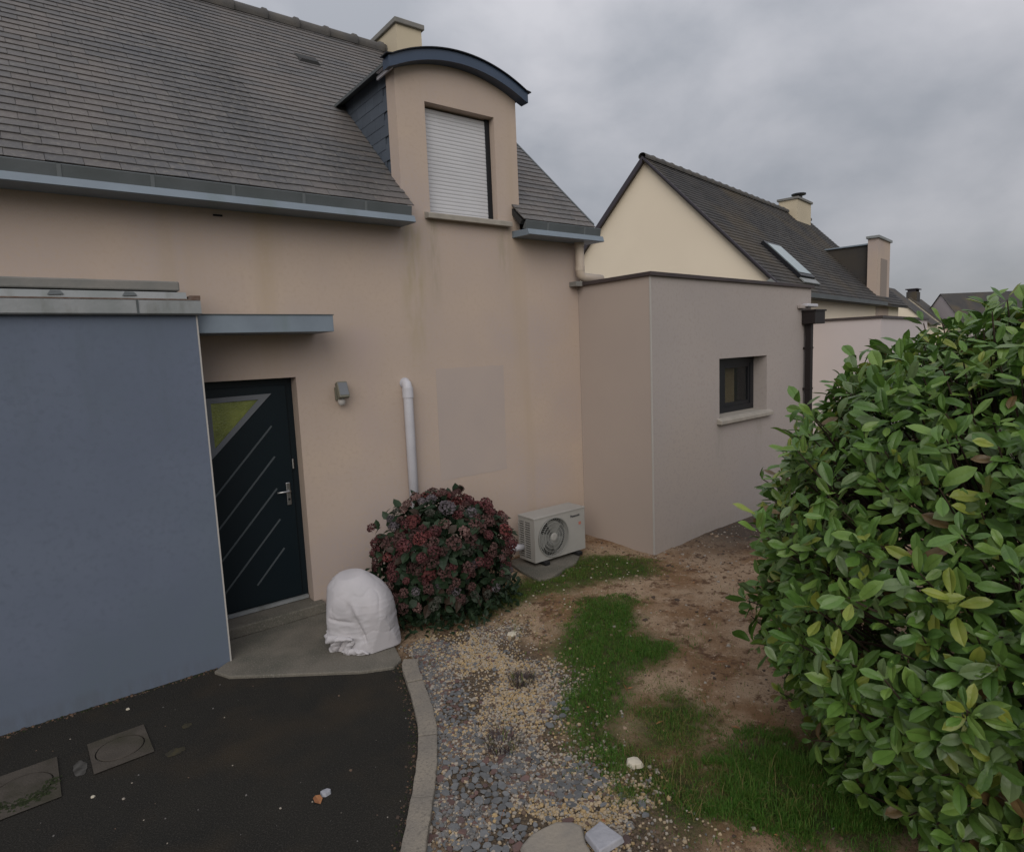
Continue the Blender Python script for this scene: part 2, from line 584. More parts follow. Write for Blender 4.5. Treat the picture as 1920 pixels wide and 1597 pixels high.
t = ms_.node_tree
L = t.links.new
b = t.nodes['Principled BSDF']
b.inputs['Roughness'].default_value = .95
b.inputs['Specular IOR Level'].default_value = .15


def tn(s, d=5, rough=.6):
    n = t.nodes.new('ShaderNodeTexNoise')
    n.inputs['Scale'].default_value = s
    n.inputs['Detail'].default_value = d
    n.inputs['Roughness'].default_value = rough
    L(t.nodes['geo'].outputs['Position'], n.inputs['Vector'])
    return n.outputs[0]


ge = t.nodes.new('ShaderNodeNewGeometry')
ge.name = 'geo'


def tmix(f, A, B, a=None, z=None):
    if a is not None:
        r = t.nodes.new('ShaderNodeMapRange')
        r.inputs[1].default_value = a
        r.inputs[2].default_value = z
        L(f, r.inputs[0])
        f = r.outputs[0]
    x = t.nodes.new('ShaderNodeMix')
    x.data_type = 'RGBA'
    L(f, x.inputs[0])
    for v, s in ((A, x.inputs[6]), (B, x.inputs[7])):
        if hasattr(v, 'is_output'):
            L(v, s)
        else:
            s.default_value = (*v, 1)
    return x.outputs[2]


soil = tmix(tn(1.7), (.225, .135, .074), (.375, .270, .180), .42, .58)
soil = tmix(tn(5, 7, .7), soil, (.115, .064, .038), .53, .62)
soil = tmix(tn(16, 7, .7), soil, (.44, .335, .235), .56, .66)
soil = tmix(tn(90, 2), soil, (.07, .045, .032), .58, .72)
grav = tmix(tn(60), (.16, .12, .08), (.07, .055, .042), .4, .6)
mossy = tmix(tn(14), (.040, .062, .016), (.075, .066, .028), .4, .62)
path = tmix(tn(40), (.105, .080, .062), (.06, .05, .043), .4, .62)
av = t.nodes.new('ShaderNodeAttribute')
av.attribute_name = 'cover'
sx = t.nodes.new('ShaderNodeSeparateColor')
L(av.outputs['Color'], sx.inputs[0])
c_ = tmix(sx.outputs[2], soil, path)
c_ = tmix(sx.outputs[1], c_, mossy)
c_ = tmix(sx.outputs[0], c_, grav)
L(c_, b.inputs['Base Color'])
bp = t.nodes.new('ShaderNodeBump')
bp.inputs['Strength'].default_value = .8
bp.inputs['Distance'].default_value = .045
L(tn(17, 8, .75), bp.inputs['Height'])
L(bp.outputs[0], b.inputs['Normal'])
me.materials.append(ms_)
garden = tag(link('garden_soil', me), kind='structure')

# concrete apron at the door + kerb
slab = MB()
slab.prism([(.985, -.10), (.985, -.50), (.86, -.60), (.93, -.76), (1.2, -.97), (1.46, -1.17), (1.72, -1.37), (1.93, -1.47), (2.03, -1.40),
            (2.12, -1.05), (2.10, -.5), (2.05, -.01), (1.9, -.004)], -.05, .022)
tag(slab.build('door_apron', M_CONC, bevel=.008, recalc=True), kind='structure')
kerb = thing('kerb', 'curved pale concrete kerb between the asphalt and the gravel', 'kerb', (1.5, -2.6, 0))


def lerp2(P, s):
    i = min(int(s), len(P) - 2)
    f = s - i
    return (P[i][0] * (1 - f) + P[i + 1][0] * f, P[i][1] * (1 - f) + P[i + 1][1] * f)


ksp = [0, 6.2, 12.4, 17.6, 24, 30, 36, 40]
for a_, b_ in zip(ksp[:-1], ksp[1:]):
    m_ = MB()
    N_ = 20
    a2, b2 = a_ + .04, b_ - .04
    pin = [lerp2(KIN, a2 + (b2 - a2) * i / N_) for i in range(N_ + 1)]
    pou = [lerp2(KOUT, a2 + (b2 - a2) * i / N_) for i in range(N_ + 1)]
    poly = [(x - 1.5 + U(-.003, .003), y + 2.6) for x, y in pin] + [(x - 1.5 + U(-.004, .004), y + 2.6) for x, y in pou[::-1]]
    hz = .035 + U(-.006, .006)
    m_.prism(poly, -.08, hz)
    m_.build('kerb_stone', M_KERB, kerb, bevel=.008, recalc=True)

# ------------------------------------------------------------------ main house
EX = 5.40           # right-hand corner of the main house
RZ = lambda y: 3.70 + .93 * (y + .25)
YR, ZR = 2.98, RZ(2.98)
DX0, DX1 = 3.03, 4.49
AX0, AX1, AZ, AS = 2.93, 4.56, 5.100, .205      # dormer arc: chord ends, height of the ends, rise


def arc(x, lift=0.0):
    c = (AX0 + AX1) / 2
    h = (AX1 - AX0) / 2
    Rr = (h * h + AS * AS) / (2 * AS)
    return AZ + AS - Rr + math.sqrt(max(0, Rr * Rr - (x - c) ** 2)) + lift


house = thing('house', 'long beige rendered house with slate roof and round-topped dormer, nearest the camera', 'house', (2, 1, 0))


def P(mb, name, m, parent=None, **k):       # part of the house, given in world coordinates
    par = parent or house
    o = mb.build(name, m, par, **k)
    off = Vector((0, 0, 0))
    q = par
    while q is not None:
        off += q.location
        q = q.parent
    o.location = -off
    return o


wall = MB()
OPEN = [(.90, 1.862, .02, 2.195, .14), (3.345, 4.19, 3.762, 4.825, .17)]     # x0 x1 z0 z1 depth
xs = sorted({-7.0, EX, DX0, DX1, .90, 1.862, 3.345, 4.19} | {DX0 + (DX1 - DX0) * i / 16 for i in range(17)})
zs = sorted({-.1, .02, 2.195, 3.62, 3.762, 4.825})
for xa, xb in zip(xs[:-1], xs[1:]):
    dor = xa >= DX0 - 1e-6 and xb <= DX1 + 1e-6
    for za, zb in zip(zs[:-1], zs[1:]):
        if zb > 3.63 and not dor:
            continue
        if any(xa >= o[0] - 1e-6 and xb <= o[1] + 1e-6 and za >= o[2] - 1e-6 and zb <= o[3] + 1e-6 for o in OPEN):
            continue
        wall.quad((xa, 0, za), (xb, 0, za), (xb, 0, zb), (xa, 0, zb))
    if dor:
        wall.quad((xa, 0, 4.825), (xb, 0, 4.825), (xb, 0, arc(xb, -.04)), (xa, 0, arc(xa, -.04)))
for x0, x1, z0, z1, d in OPEN:
    wall.quad((x0, 0, z0), (x0, 0, z1), (x0, d, z1), (x0, d, z0))
    wall.quad((x1, 0, z1), (x1, 0, z0), (x1, d, z0), (x1, d, z1))
    wall.quad((x0, 0, z1), (x1, 0, z1), (x1, d, z1), (x0, d, z1))
    wall.quad((x0, d, z0), (x1, d, z0), (x1, 0, z0), (x0, 0, z0))
# dormer front returns, gables and back wall
for x in (DX0, DX1):
    wall.quad((x, 0, 3.4), (x, .18, 3.4), (x, .18, arc(x, -.04)), (x, 0, arc(x, -.04)))
for x in (-7.0, EX):
    wall.add([(x, 0, -.1), (x, 0, 3.6), (x, YR, ZR - .15), (x, 2 * YR, 3.6), (x, 2 * YR, -.1)], [(0, 1, 2, 3, 4)])
wall.quad((-7, 2 * YR, -.1), (EX, 2 * YR, -.1), (EX, 2 * YR, 3.6), (-7, 2 * YR, 3.6))
P(wall, 'wall', M_WALL)
pt_ = MB()
pv = []
for i in range(13):
    pv.append((3.305 + .87 * i / 12, 2.195 + .006 * math.sin(i * 2.1)))
for i in range(1, 13):
    pv.append((4.175 - .012 * (i / 12) + .006 * math.sin(i * 3.3), 2.195 - 1.17 * i / 12))
for i in range(1, 13):
    pv.append((4.163 - .87 * i / 12, 1.02 + .003 * math.sin(i * 1.7)))
pt_.prism([(x, z) for x, z in pv], -.003, .0018, M=Matrix(((1, 0, 0, 0), (0, 0, -1, 0), (0, 1, 0, 0), (0, 0, 0, 1))))
tag(P(pt_, 'render_patch', M_PATCH, recalc=True), 'greyer rectangular patch of render where an opening was filled')

# roof
roof = MB()
RX0, RX1 = -7.3, 5.47
th = .05
ytop = YR


def rp_(x, y, d=0.0):          # point on front slope, offset d along the normal
    return Vector((x, y - d * .681, RZ(y) + d * .732))


def slab_roof(x0, x1, y0, y1):
    a, b_, c, d = rp_(x0, y0, -.02), rp_(x1, y0, -.02), rp_(x1, y1, -.02), rp_(x0, y1, -.02)
    e_, f_, g_, h_ = rp_(x0, y0, -.07), rp_(x1, y0, -.07), rp_(x1, y1, -.07), rp_(x0, y1, -.07)
    roof.add([a, b_, c, d, e_, f_, g_, h_], [(0, 1, 2, 3), (7, 6, 5, 4), (0, 4, 5, 1), (1, 5, 6, 2), (2, 6, 7, 3), (3, 7, 4, 0)])


slab_roof(RX0, 3.01, -.18, YR)
slab_roof(3.01, 4.51, 1.2, YR)
slab_roof(4.51, RX1, -.18, YR)
slab_roof(4.385, 4.505, -.18, -.012)
roof.add([(RX0, YR, ZR - .03), (RX1, YR, ZR - .03), (RX1, 2 * YR + .25, 3.6), (RX0, 2 * YR + .25, 3.6)], [(0, 1, 2, 3)], 1)
roofo = P(roof, 'roof', [M_UNDER, M_NROOF])


def slate_mesh(wd, ln, thk, m, name):
    b_ = MB()
    j = [U(-.004, .004) for _ in range(4)]
    x0, x1 = -wd / 2, wd / 2
    # local: x across, y up the slope, z normal; lower edge at y=0
    b_.add([(x0, j[0], 0), (x1, j[1], 0), (x1, ln, 0), (x0, ln, 0), (x0, j[0], thk), (x1, j[1], thk), (x1, ln, thk * .4), (x0, ln, thk * .4)],
           [(0, 3, 2, 1), (4, 5, 6, 7), (0, 1, 5, 4), (1, 2, 6, 5), (2, 3, 7, 6), (3, 0, 4, 7)])
    return b_.mesh(name, m), b_


EXPO, SW = .108, .222
slope = Matrix(((1, 0, 0), (0, .732, -.681), (0, .681, .732)))
cand = []
nrow = int((YR + .2) * 1.366 / EXPO) + 1
for r in range(nrow):
    s = r * EXPO
    y = -.2 + s * .732
    yt = y + .10
    segs = [(-1.8, 3.045), (4.475 if y > -.03 else 4.385, RX1 - .004)] if y < 1.16 else [(-1.8, RX1 - .004)]
    if 1.16 <= y < 1.55:      # the barrel roof of the dormer bites into these courses
        segs = [(-1.8, 3.0 + (y - 1.16) * .9), (4.53 - (y - 1.16) * .9, RX1 - .004)]
    for sa, sb in segs:
        k = math.floor((sa - (r % 2) * SW / 2) / SW)
        while True:
            xa = max(sa, k * SW + (r % 2) * SW / 2)
            xb = min(sb, (k + 1) * SW + (r % 2) * SW / 2)
            if xa >= sb - .001:
                break
            if xb - xa > .02:
                cand.append(((xa + xb) / 2, y, (xb - xa) / SW))
            k += 1
vis = []
rest = []
for x, y, r in cand:
    p = rp_(x, y)
    z = in_view(p, .01)
    (vis if z else rest).append((z, x, y, r))
vis.sort()
indiv, rest = vis[:298], vis[298:] + rest
SVAR = []
for k in range(9):
    SVAR.append(slate_mesh(SW - .003, EXPO * 1.75, .0068 + .0006 * (k % 3), M_SLT[[0, 0, 1, 0, 1, 2, 1, 0, 2][k]], 'slate')[0])
off_roof = house.location + roofo.location


def smat(x, y, kx=1.0):
    Mr = slope.to_4x4() @ Matrix.Rotation(U(-.006, .006), 4, 'Z') @ Matrix.Rotation(math.radians(-3.2) + U(-.004, .004), 4, 'X')
    return Matrix.Translation(rp_(x, y + U(-.003, .003), .012)) @ Mr @ Matrix.Diagonal((kx, 1, 1, 1))


for z, x, y, r in indiv:
    link('slate', random.choice(SVAR), roofo, smat(x, y, r))
b_ = MB()
for z, x, y, r in rest:
    M_ = smat(x, y, r)
    wd, ln, tk = SW - .003, EXPO * 1.75, .0095
    x0, x1 = -wd / 2, wd / 2
    b_.add([M_ @ Vector(p) for p in [(x0, 0, 0), (x1, 0, 0), (x1, ln, 0), (x0, ln, 0), (x0, 0, tk), (x1, 0, tk), (x1, ln, tk * .4), (x0, ln, tk * .4)]],
           [(4, 5, 6, 7), (0, 1, 5, 4), (1, 2, 6, 5), (3, 0, 4, 7)], random.choice((0, 0, 1, 1, 2)))
so_ = b_.build('slates', M_SLT, roofo)
tag(so_, kind='stuff')
# roof vent slate (dark hooded vent high on the slope)
b_ = MB()
for Mv in (Matrix.Translation(rp_(3.02, 2.05, .02)) @ slope.to_4x4(),):
    b_.add([Mv @ Vector(p) for p in [(-.13, 0, 0), (.13, 0, 0), (.13, .22, 0), (-.13, .22, 0), (-.1, .02, .028), (.1, .02, .028)]],
           [(0, 1, 5, 4), (4, 5, 2, 3), (1, 2, 5), (0, 4, 3)])
b_.build('roof_vent', M_UNDER, roofo)
# verge strip
b_ = MB()
a, c = rp_(RX1 + .005, -.2, -.06), rp_(RX1 + .005, YR, -.06)
b_.add([a, c, c + Vector((0, 0, .11)), a + Vector((0, 0, .11)), a + Vector((.025, 0, 0)), c + Vector((.025, 0, 0)), c + Vector((.025, 0, .11)), a + Vector((.025, 0, .11))],
       [(0, 1, 2, 3), (7, 6, 5, 4), (3, 2, 6, 7), (0, 3, 7, 4), (1, 0, 4, 5)])
b_.build('verge', M_ZINCD, roofo)
# ridge tiles
x = RX0
rt = None
b_ = MB()
n_ = 8
for xx, rr in ((0, .105), (.38, .098), (.38, .118), (.43, .118)):
    pass
pts = []
prof = [(0, .10), (.37, .096), (.371, .118), (.425, .116)]
for xx, rr in prof:
    for k in range(n_ + 1):
        an = math.radians(-35) + math.radians(250) * k / n_
        pts.append((xx, rr * math.cos(an), rr * math.sin(an) * .85))
fs = []
for i in range(len(prof) - 1):
    for k in range(n_):
        q = i * (n_ + 1) + k
        fs.append((q, q + 1, q + n_ + 2, q + n_ + 1))
b_.add(pts, fs)
RT = b_.mesh('ridge_tile', M_RIDGE, True)
while x < RX1 - .1:
    o = link('ridge_tile', RT, roofo, Matrix.Translation((x, YR, ZR + .005 + U(-.004, .004))))
    x += .405

# gutters: zinc cornice below, dark gutter side above
for gx0, gx1 in ((-7.3, 3.005), (4.375, 5.52)):
    b_ = MB()
    b_.add([(x, y, z) for x in (gx0, gx1) for y, z in ((.0, 3.590), (-.285, 3.580), (-.298, 3.586), (-.276, 3.644), (-.2, 3.648), (0, 3.66))],
           [(0, 1, 7, 6), (1, 2, 8, 7), (2, 3, 9, 8), (3, 4, 10, 9), (4, 5, 11, 10), (5, 4, 3, 2, 1, 0), (6, 7, 8, 9, 10, 11)])
    gut = P(b_, 'gutter', M_ZINC)
    b_ = MB()
    b_.add([(x, y, z) for x in (gx0, gx1 - .012) for y, z in ((-.245, 3.645), (-.258, 3.733), (-.252, 3.739), (-.244, 3.732), (-.19, 3.66))],
           [(0, 1, 6, 5), (1, 2, 7, 6), (2, 3, 8, 7), (3, 4, 9, 8), (4, 3, 2, 1, 0), (5, 6, 7, 8, 9)])
    gs = P(b_, 'gutter_side', M_ZINCD)
    x = gx0 + .31
    while x < gx1 - .1:
        b_ = MB()
        b_.add([(x - .013, -.2485, 3.648), (x + .013, -.2485, 3.648), (x + .013, -.262, 3.735), (x - .013, -.262, 3.735),
                (x - .013, -.243, 3.648), (x + .013, -.243, 3.648), (x + .013, -.255, 3.735), (x - .013, -.255, 3.735)],
               [(0, 1, 2, 3), (0, 3, 7, 4), (1, 5, 6, 2), (3, 2, 6, 7)])
        ov = P(b_, 'gutter_clip', M_ZINCK, gs)
        x += .56
b_ = MB()
b_.box(1.30, 1.37, -.012, .03, 3.535, 3.548)
P(b_, 'vent_slot', M_BLACK)

# chimney
b_ = MB()
b_.box(4.51, 4.91, 2.6, 3.52, 6.0, 6.93)
ch = P(b_, 'chimney', M_CREAMY)
b_ = MB()
b_.box(4.475, 4.945, 2.56, 3.56, 6.93, 7.0)
P(b_, 'chimney_cap', M_ZINCB, ch, bevel=.01)

# dormer
ZD = .10
dm = MB()
NA = 28
xsA = [AX0 + (AX1 - AX0) * i / NA for i in range(NA + 1)]
top, bot = [], []
for xq in xsA:
    yb = (arc(xq) - 3.70) / .93 - .25 + .05
    top.append(((xq, -ZD, arc(xq)), (xq, yb, arc(xq))))
    bot.append(((xq, -ZD, arc(xq, -.03)), (xq, yb, arc(xq, -.03))))
for i in range(NA):
    dm.quad(top[i][0], top[i + 1][0], top[i + 1][1], top[i][1])
    dm.quad(bot[i][1], bot[i + 1][1], bot[i + 1][0], bot[i][0])
for s, i in ((1, 0), (-1, NA)):
    dm.quad(*([top[i][0], top[i][1], bot[i][1], bot[i][0]][::s]))
dorm = P(dm, 'dormer', M_ZINCD, smooth=False, recalc=True)
b_ = MB()
FA0, FA1 = AX0 - .015, AX1 + .015
for i in range(NA):
    xa, xb = FA0 + (FA1 - FA0) * i / NA, FA0 + (FA1 - FA0) * (i + 1) / NA
    ca, cb = min(max(xa, AX0), AX1), min(max(xb, AX0), AX1)
    z1, z2 = arc(ca, .010), arc(cb, .010)
    q1, q2 = arc(ca, -.092), arc(cb, -.092)
    y1, y2 = -ZD - .022, -.003
    b_.quad((xa, y1, q1), (xb, y1, q2), (xb, y1, z2), (xa, y1, z1))
    b_.quad((xa, y2, q1), (xa, y1, q1), (xa, y1, z1), (xa, y2, z1)) if i == 0 else None
    b_.quad((xb, y1, q2), (xb, y2, q2), (xb, y2, z2), (xb, y1, z2)) if i == NA - 1 else None
    b_.quad((xa, y2, q1), (xb, y2, q2), (xb, y1, q2), (xa, y1, q1))
    b_.quad((xa, y1, z1), (xb, y1, z2), (xb, y2, z2), (xa, y2, z1))
P(b_, 'fascia', M_FASC, dorm)
b_ = MB()      # projecting drip lip of the barrel roof
for i in range(NA):
    xa, xb = FA0 - .03 + (FA1 - FA0 + .06) * i / NA, FA0 - .03 + (FA1 - FA0 + .06) * (i + 1) / NA
    ca, cb = min(max(xa, AX0), AX1), min(max(xb, AX0), AX1)
    b_.add([(xa, -ZD - .045, arc(ca, .011)), (xb, -ZD - .045, arc(cb, .011)), (xb, -.01, arc(cb, .011)), (xa, -.01, arc(ca, .011)),
            (xa, -ZD - .045, arc(ca, .021)), (xb, -ZD - .045, arc(cb, .021)), (xb, -.01, arc(cb, .021)), (xa, -.01, arc(ca, .021))],
           [(0, 3, 2, 1), (4, 5, 6, 7), (0, 1, 5, 4), (1, 2, 6, 5), (3, 0, 4, 7)])
P(b_, 'drip_lip', M_FRAME, dorm)
for xx in (DX0 + .03, DX1 - .03):
    b_ = MB()
    yt = (5.09 - 3.70) / .93 - .25
    b_.add([(xx, .15, RZ(.15) - .1), (xx, .15, 5.09), (xx, yt, 5.09)], [(0, 1, 2)])
    P(b_, 'cheek', M_CHEEK, dorm)
CH = []
for k in range(4):
    q = MB()
    q.add([(0, -.10, 0), (0, .10, 0), (0, .10, .16), (0, -.10, .16), (-.009, -.10, 0), (-.009, .10, 0), (-.004, .10, .16), (-.004, -.10, .16)],
          [(4, 7, 6, 5), (0, 4, 5, 1), (0, 3, 7, 4), (1, 5, 6, 2), (3, 2, 6, 7)])
    CH.append(q.mesh('cheek_slate', M_CHEEK))
for r in range(9):
    z = 4.06 + r * .115
    y = .20 + .1 + (r % 2) * .1
    while y < 1.2:
        if z > RZ(y) - .24 and z + .1 < 5.1:
            o = link('cheek_slate', random.choice(CH), dorm)
            o.matrix_local = Matrix.Translation(Vector((DX0 + .026, y, z)) - (house.location + dorm.location)) @ Matrix.Rotation(U(-.02, .02), 4, 'X')
        y += .203
for o in list(bpy.data.objects):          # slates sit in house space: undo the roof part's own offset
    pass
b_ = MB()
b_.box(AX0 + .045, AX0 + .062, -.06, .26, 5.03, 5.062)
b_.box(AX0 + .012, AX0 + .04, -.075, .20, 5.065, 5.10)
P(b_, 'eave_trim', M_WPVC, dorm)
# dormer window with the roller shutter down
b_ = MB()
z = 3.765
ns = 0
while z < 4.80:
    h_ = .0385
    yq = .10
    x0, x1 = 3.35, 4.135
    b_.add([(x, y, zz) for x in (x0, x1) for y, zz in ((yq + .004, z), (yq, z + .006), (yq - .0008, z + .02), (yq + .0006, z + h_ - .005), (yq + .005, z + h_))],
           [(0, 1, 6, 5), (1, 2, 7, 6), (2, 3, 8, 7), (3, 4, 9, 8)])
    z += h_
win = P(b_, 'roller_shutter', M_SHUT, dorm)
b_ = MB()
b_.box(4.137, 4.189, .085, .165, 3.764, 4.82)
P(b_, 'shutter_guide', M_FRAME, win)
b_ = MB()
b_.box(3.346, 4.189, .13, .168, 3.764, 4.82)
P(b_, 'window_frame', M_FRAME, win)
b_ = MB()
b_.add([(x, y, z) for x in (3.275, 4.325) for y, z in ((.02, 3.70), (-.085, 3.69), (-.085, 3.742), (.0, 3.766), (.10, 3.772), (.10, 3.70))],
       [(0, 1, 7, 6), (1, 2, 8, 7), (2, 3, 9, 8), (3, 4, 10, 9), (4, 5, 11, 10), (5, 4, 3, 2, 1, 0), (6, 7, 8, 9, 10, 11)])
P(b_, 'window_sill', M_SILL, dorm, bevel=.006)

# front door
b_ = MB()
b_.box(.90, 1.862, .1405, .20, .02, 2.195)
door = P(b_, 'door', M_NAVY)
b_ = MB()
b_.box(.93, 1.80, .120, .14, .165, 2.13)
lf = P(b_, 'door_leaf', M_NAVY, door, bevel=.004)
b_ = MB()
A_, B_, C_ = (1.09, 2.052), (1.668, 2.06), (1.09, 1.495)
a_, bb_, cc_ = (1.165, 2.010), (1.555, 2.016), (1.165, 1.625)
for y0, y1 in ((.105, .119),):
    O3 = [A_, B_, C_]
    I3 = [a_, bb_, cc_]
    vs_ = [(x, y0, z) for x, z in O3 + I3] + [(x, y1, z) for x, z in O3 + I3]
    fs = []
    for k in range(3):
        n2 = (k + 1) % 3
        fs += [(k, n2, 3 + n2, 3 + k), (k, 6 + k, 6 + n2, n2), (3 + k, 3 + n2, 9 + n2, 9 + k)]
    b_.add(vs_, fs)
P(b_, 'pane_trim', M_TRIM, door)
b_ = MB()
b_.add([(x, .116, z) for x, z in (a_, bb_, cc_)] + [(x, .1195, z) for x, z in (a_, bb_, cc_)], [(2, 1, 0), (0, 1, 4, 3), (1, 2, 5, 4), (2, 0, 3, 5)])
P(b_, 'pane', M_PANEG, door)
for (xa, za), (xb, zb) in (((1.0, 1.07), (1.65, 1.77)), ((1.0, .775), (1.655, 1.493)), ((1.0, .495), (1.649, 1.199)),
                           ((1.0, .205), (1.654, .914)), ((1.405, .352), (1.669, .64))):
    b_ = MB()
    d = Vector((xb - xa, 0, zb - za)).normalized()
    n2 = Vector((-d.z, 0, d.x)) * .0075
    a, c = Vector((xa, .1165, za)), Vector((xb, .1165, zb))
    q = Vector((0, .0032, 0))
    b_.add([a - n2, c - n2, c + n2, a + n2, a - n2 + q, c - n2 + q, c + n2 + q, a + n2 + q], [(0, 1, 2, 3), (0, 4, 5, 1), (3, 2, 6, 7), (1, 5, 6, 2), (0, 3, 7, 4)])
    P(b_, 'inlay_strip', M_GROOVE, door)
b_ = MB()
b_.box(1.728, 1.766, .108, .1195, 1.03, 1.24)
hd = P(b_, 'handle', M_STEEL, door, bevel=.006)
b_ = MB()
b_.tube([(1.747, .108, 1.165), (1.747, .062, 1.165), (1.735, .055, 1.165), (1.63, .055, 1.168)], .010, 8)
P(b_, 'lever', M_STEEL, hd, smooth=True)
b_ = MB()
b_.tube([(1.747, .1078, 1.085), (1.747, .10, 1.085)], .011, 10)
P(b_, 'keyhole', M_BLACK, hd)
for zh in (1.36,):
    b_ = MB()
    b_.tube([(1.812, .125, zh), (1.812, .125, zh + .09)], .009, 8)
    P(b_, 'hinge', M_STEEL, door)
b_ = MB()
b_.box(.92, 1.85, .10, .139, .122, .150)
P(b_, 'door_bar', M_ZINCG, door)
b_ = MB()
b_.prism([(.95, .139), (.95, -.12), (1.93, -.12), (1.93, -.002), (1.86, -.002), (1.86, .139)], .021, .115)
P(b_, 'doorstep', M_CONC, bevel=.01, recalc=True)
# door canopy
b_ = MB()
b_.box(.94, 2.068, -.45, -.003, 2.572, 2.708)
cano = P(b_, 'canopy', M_ZINC, bevel=.004)
b_ = MB()
b_.box(.94, 2.074, -.456, -.003, 2.7085, 2.716)
P(b_, 'canopy_lip', M_ZINCD, cano)

# ------------------------------------------------------------------ blue-grey projecting block at the left
blk = thing('flat_roofed_block', 'blue-grey rendered flat-roofed block projecting left of the front door', 'annex', (-2.5, -.25, 0))


def local(mb, name, m, root, **k):
    o = mb.build(name, m, root, **k)
    o.location = -Vector(root.location)
    return o


b_ = MB()
b_.box(-6.5, 1.005, -.511, -.001, -.05, 2.70)
bw = local(b_, 'wall', M_GREY, blk)
b_ = MB()
b_.box(.997, 1.0075, -.5135, -.502, 0, 2.70)
local(b_, 'corner_bead', M_BEAD, blk)
b_ = MB()
b_.add([(x, y, z) for x in (-6.6, 1.03) for y, z in ((-.55, 2.702), (-.562, 2.712), (-.558, 2.80), (-.535, 2.806), (-.001, 2.83), (-.001, 2.702))],
       [(0, 1, 7, 6), (1, 2, 8, 7), (2, 3, 9, 8), (3, 4, 10, 9), (5, 0, 6, 11), (5, 4, 3, 2, 1, 0), (6, 7, 8, 9, 10, 11)])
local(b_, 'roof_edge', M_ZINCG, blk)
b_ = MB()
b_.box(-6.6, 1.031, -.549, -.52, 2.806, 2.815)
b_.box(.965, 1.034, -.545, -.40, 2.8155, 2.84)
local(b_, 'edge_strip', M_RUST, blk)
for k in range(5):
    b_ = MB()
    xk = .62 - k * .9
    b_.box(xk, xk + .012, -.5655, -.5605, 2.705, 2.803)
    local(b_, 'edge_joint', M_ZINCD, blk)
b_ = MB()
b_.add([(x, y, z) for x in (-6.6, .955) for y, z in ((-.49, 2.817), (-.47, 2.868), (-.44, 2.872), (-.001, 2.885), (-.001, 2.817))],
       [(0, 1, 6, 5), (1, 2, 7, 6), (2, 3, 8, 7), (4, 3, 2, 1, 0), (5, 6, 7, 8, 9)])
local(b_, 'upper_flashing', M_ZINCG, blk)
b_ = MB()
b_.box(-6.6, .93, -.40, -.001, 2.886, 2.955)
local(b_, 'roof_upstand', M_ZINCB, blk, bevel=.01)
for xk in (.55, .13, -.31):
    b_ = MB()
    b_.add([(xk, -.4915, 2.835), (xk + .09, -.4915, 2.84), (xk + .075, -.4775, 2.864), (xk + .02, -.4775, 2.866)], [(0, 1, 2, 3)])
    b_.add([(xk, -.484, 2.835), (xk + .09, -.484, 2.84), (xk + .075, -.47, 2.864), (xk + .02, -.47, 2.866)], [(3, 2, 1, 0)])
    local(b_, 'bracket', M_ZINCD, blk)

# ------------------------------------------------------------------ extension at the right
EA = math.radians(4)
ext = thing('flat_roofed_extension', 'greige flat-roofed extension with small black window at the end of the house', 'extension', (5.354, -1.117, 0), EA)
LX = 3.98
c4, s4 = math.cos(EA), math.sin(EA)
bx, by = 1.117 * s4 + .046 * c4, 1.117 * c4 - .046 * s4
b_ = MB()
o = (1.395, 2.62, 1.405, 2.145, .21)
xs = [0, o[0], o[1], LX]
zs = [-.1, o[2], o[3], 3.09]
for i in range(3):
    for j in range(3):
        if i == 1 and j == 1:
            continue
        b_.quad((xs[i], 0, zs[j]), (xs[i + 1], 0, zs[j]), (xs[i + 1], 0, zs[j + 1]), (xs[i], 0, zs[j + 1]))
x0, x1, z0, z1, d = o
b_.quad((x0, 0, z0), (x0, 0, z1), (x0, d, z1), (x0, d, z0))
b_.quad((x1, 0, z1), (x1, 0, z0), (x1, d, z0), (x1, d, z1))
b_.quad((x0, 0, z1), (x1, 0, z1), (x1, d, z1), (x0, d, z1))
b_.quad((x0, d, z0), (x1, d, z0), (x1, 0, z0), (x0, 0, z0))
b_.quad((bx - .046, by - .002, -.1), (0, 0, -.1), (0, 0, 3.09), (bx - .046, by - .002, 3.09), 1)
b_.quad((LX, 0, -.1), (LX, 3.4, -.1), (LX, 3.4, 3.09), (LX, 0, 3.09))
b_.quad((LX, 3.4, -.1), (.3, 3.4, -.1), (.3, 3.4, 3.09), (LX, 3.4, 3.09))
b_.add([(0, 0, 3.05), (LX, 0, 3.05), (LX, 3.4, 3.05), (.3, 3.4, 3.05), (bx, by, 3.05)], [(0, 1, 2, 3, 4)])
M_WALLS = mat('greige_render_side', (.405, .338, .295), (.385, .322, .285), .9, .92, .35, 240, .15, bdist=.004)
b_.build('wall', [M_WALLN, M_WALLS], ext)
b_ = MB()
b_.box(-.006, .010, -.004, .010, 0, 3.09)
b_.build('corner_bead', M_BEAD, ext)
b_ = MB()     # coping
pin = [(bx - .05, by - .004), (0, 0), (LX, 0), (LX, 3.4)]
b_.add([(x, y, z) for z in (3.085, 3.128) for x, y in ((bx - .09, by - .006), (-.035, -.035), (LX + .035, -.035), (LX + .035, 3.4), (LX - .2, 3.4), (LX - .2, .2), (.2, .2), (bx + .14, by - .006))],
       [(7, 6, 5, 4, 3, 2, 1, 0)[::1], (8, 9, 10, 11, 12, 13, 14, 15)] + [(i, (i + 1) % 8, 8 + (i + 1) % 8, 8 + i) for i in range(8)])
b_.build('coping', M_COPE, ext, bevel=.004, recalc=True)
fr = MB()
x0, x1, z0, z1 = 1.396, 2.618, 1.406, 2.144
fw_ = .09
fl_w = .43
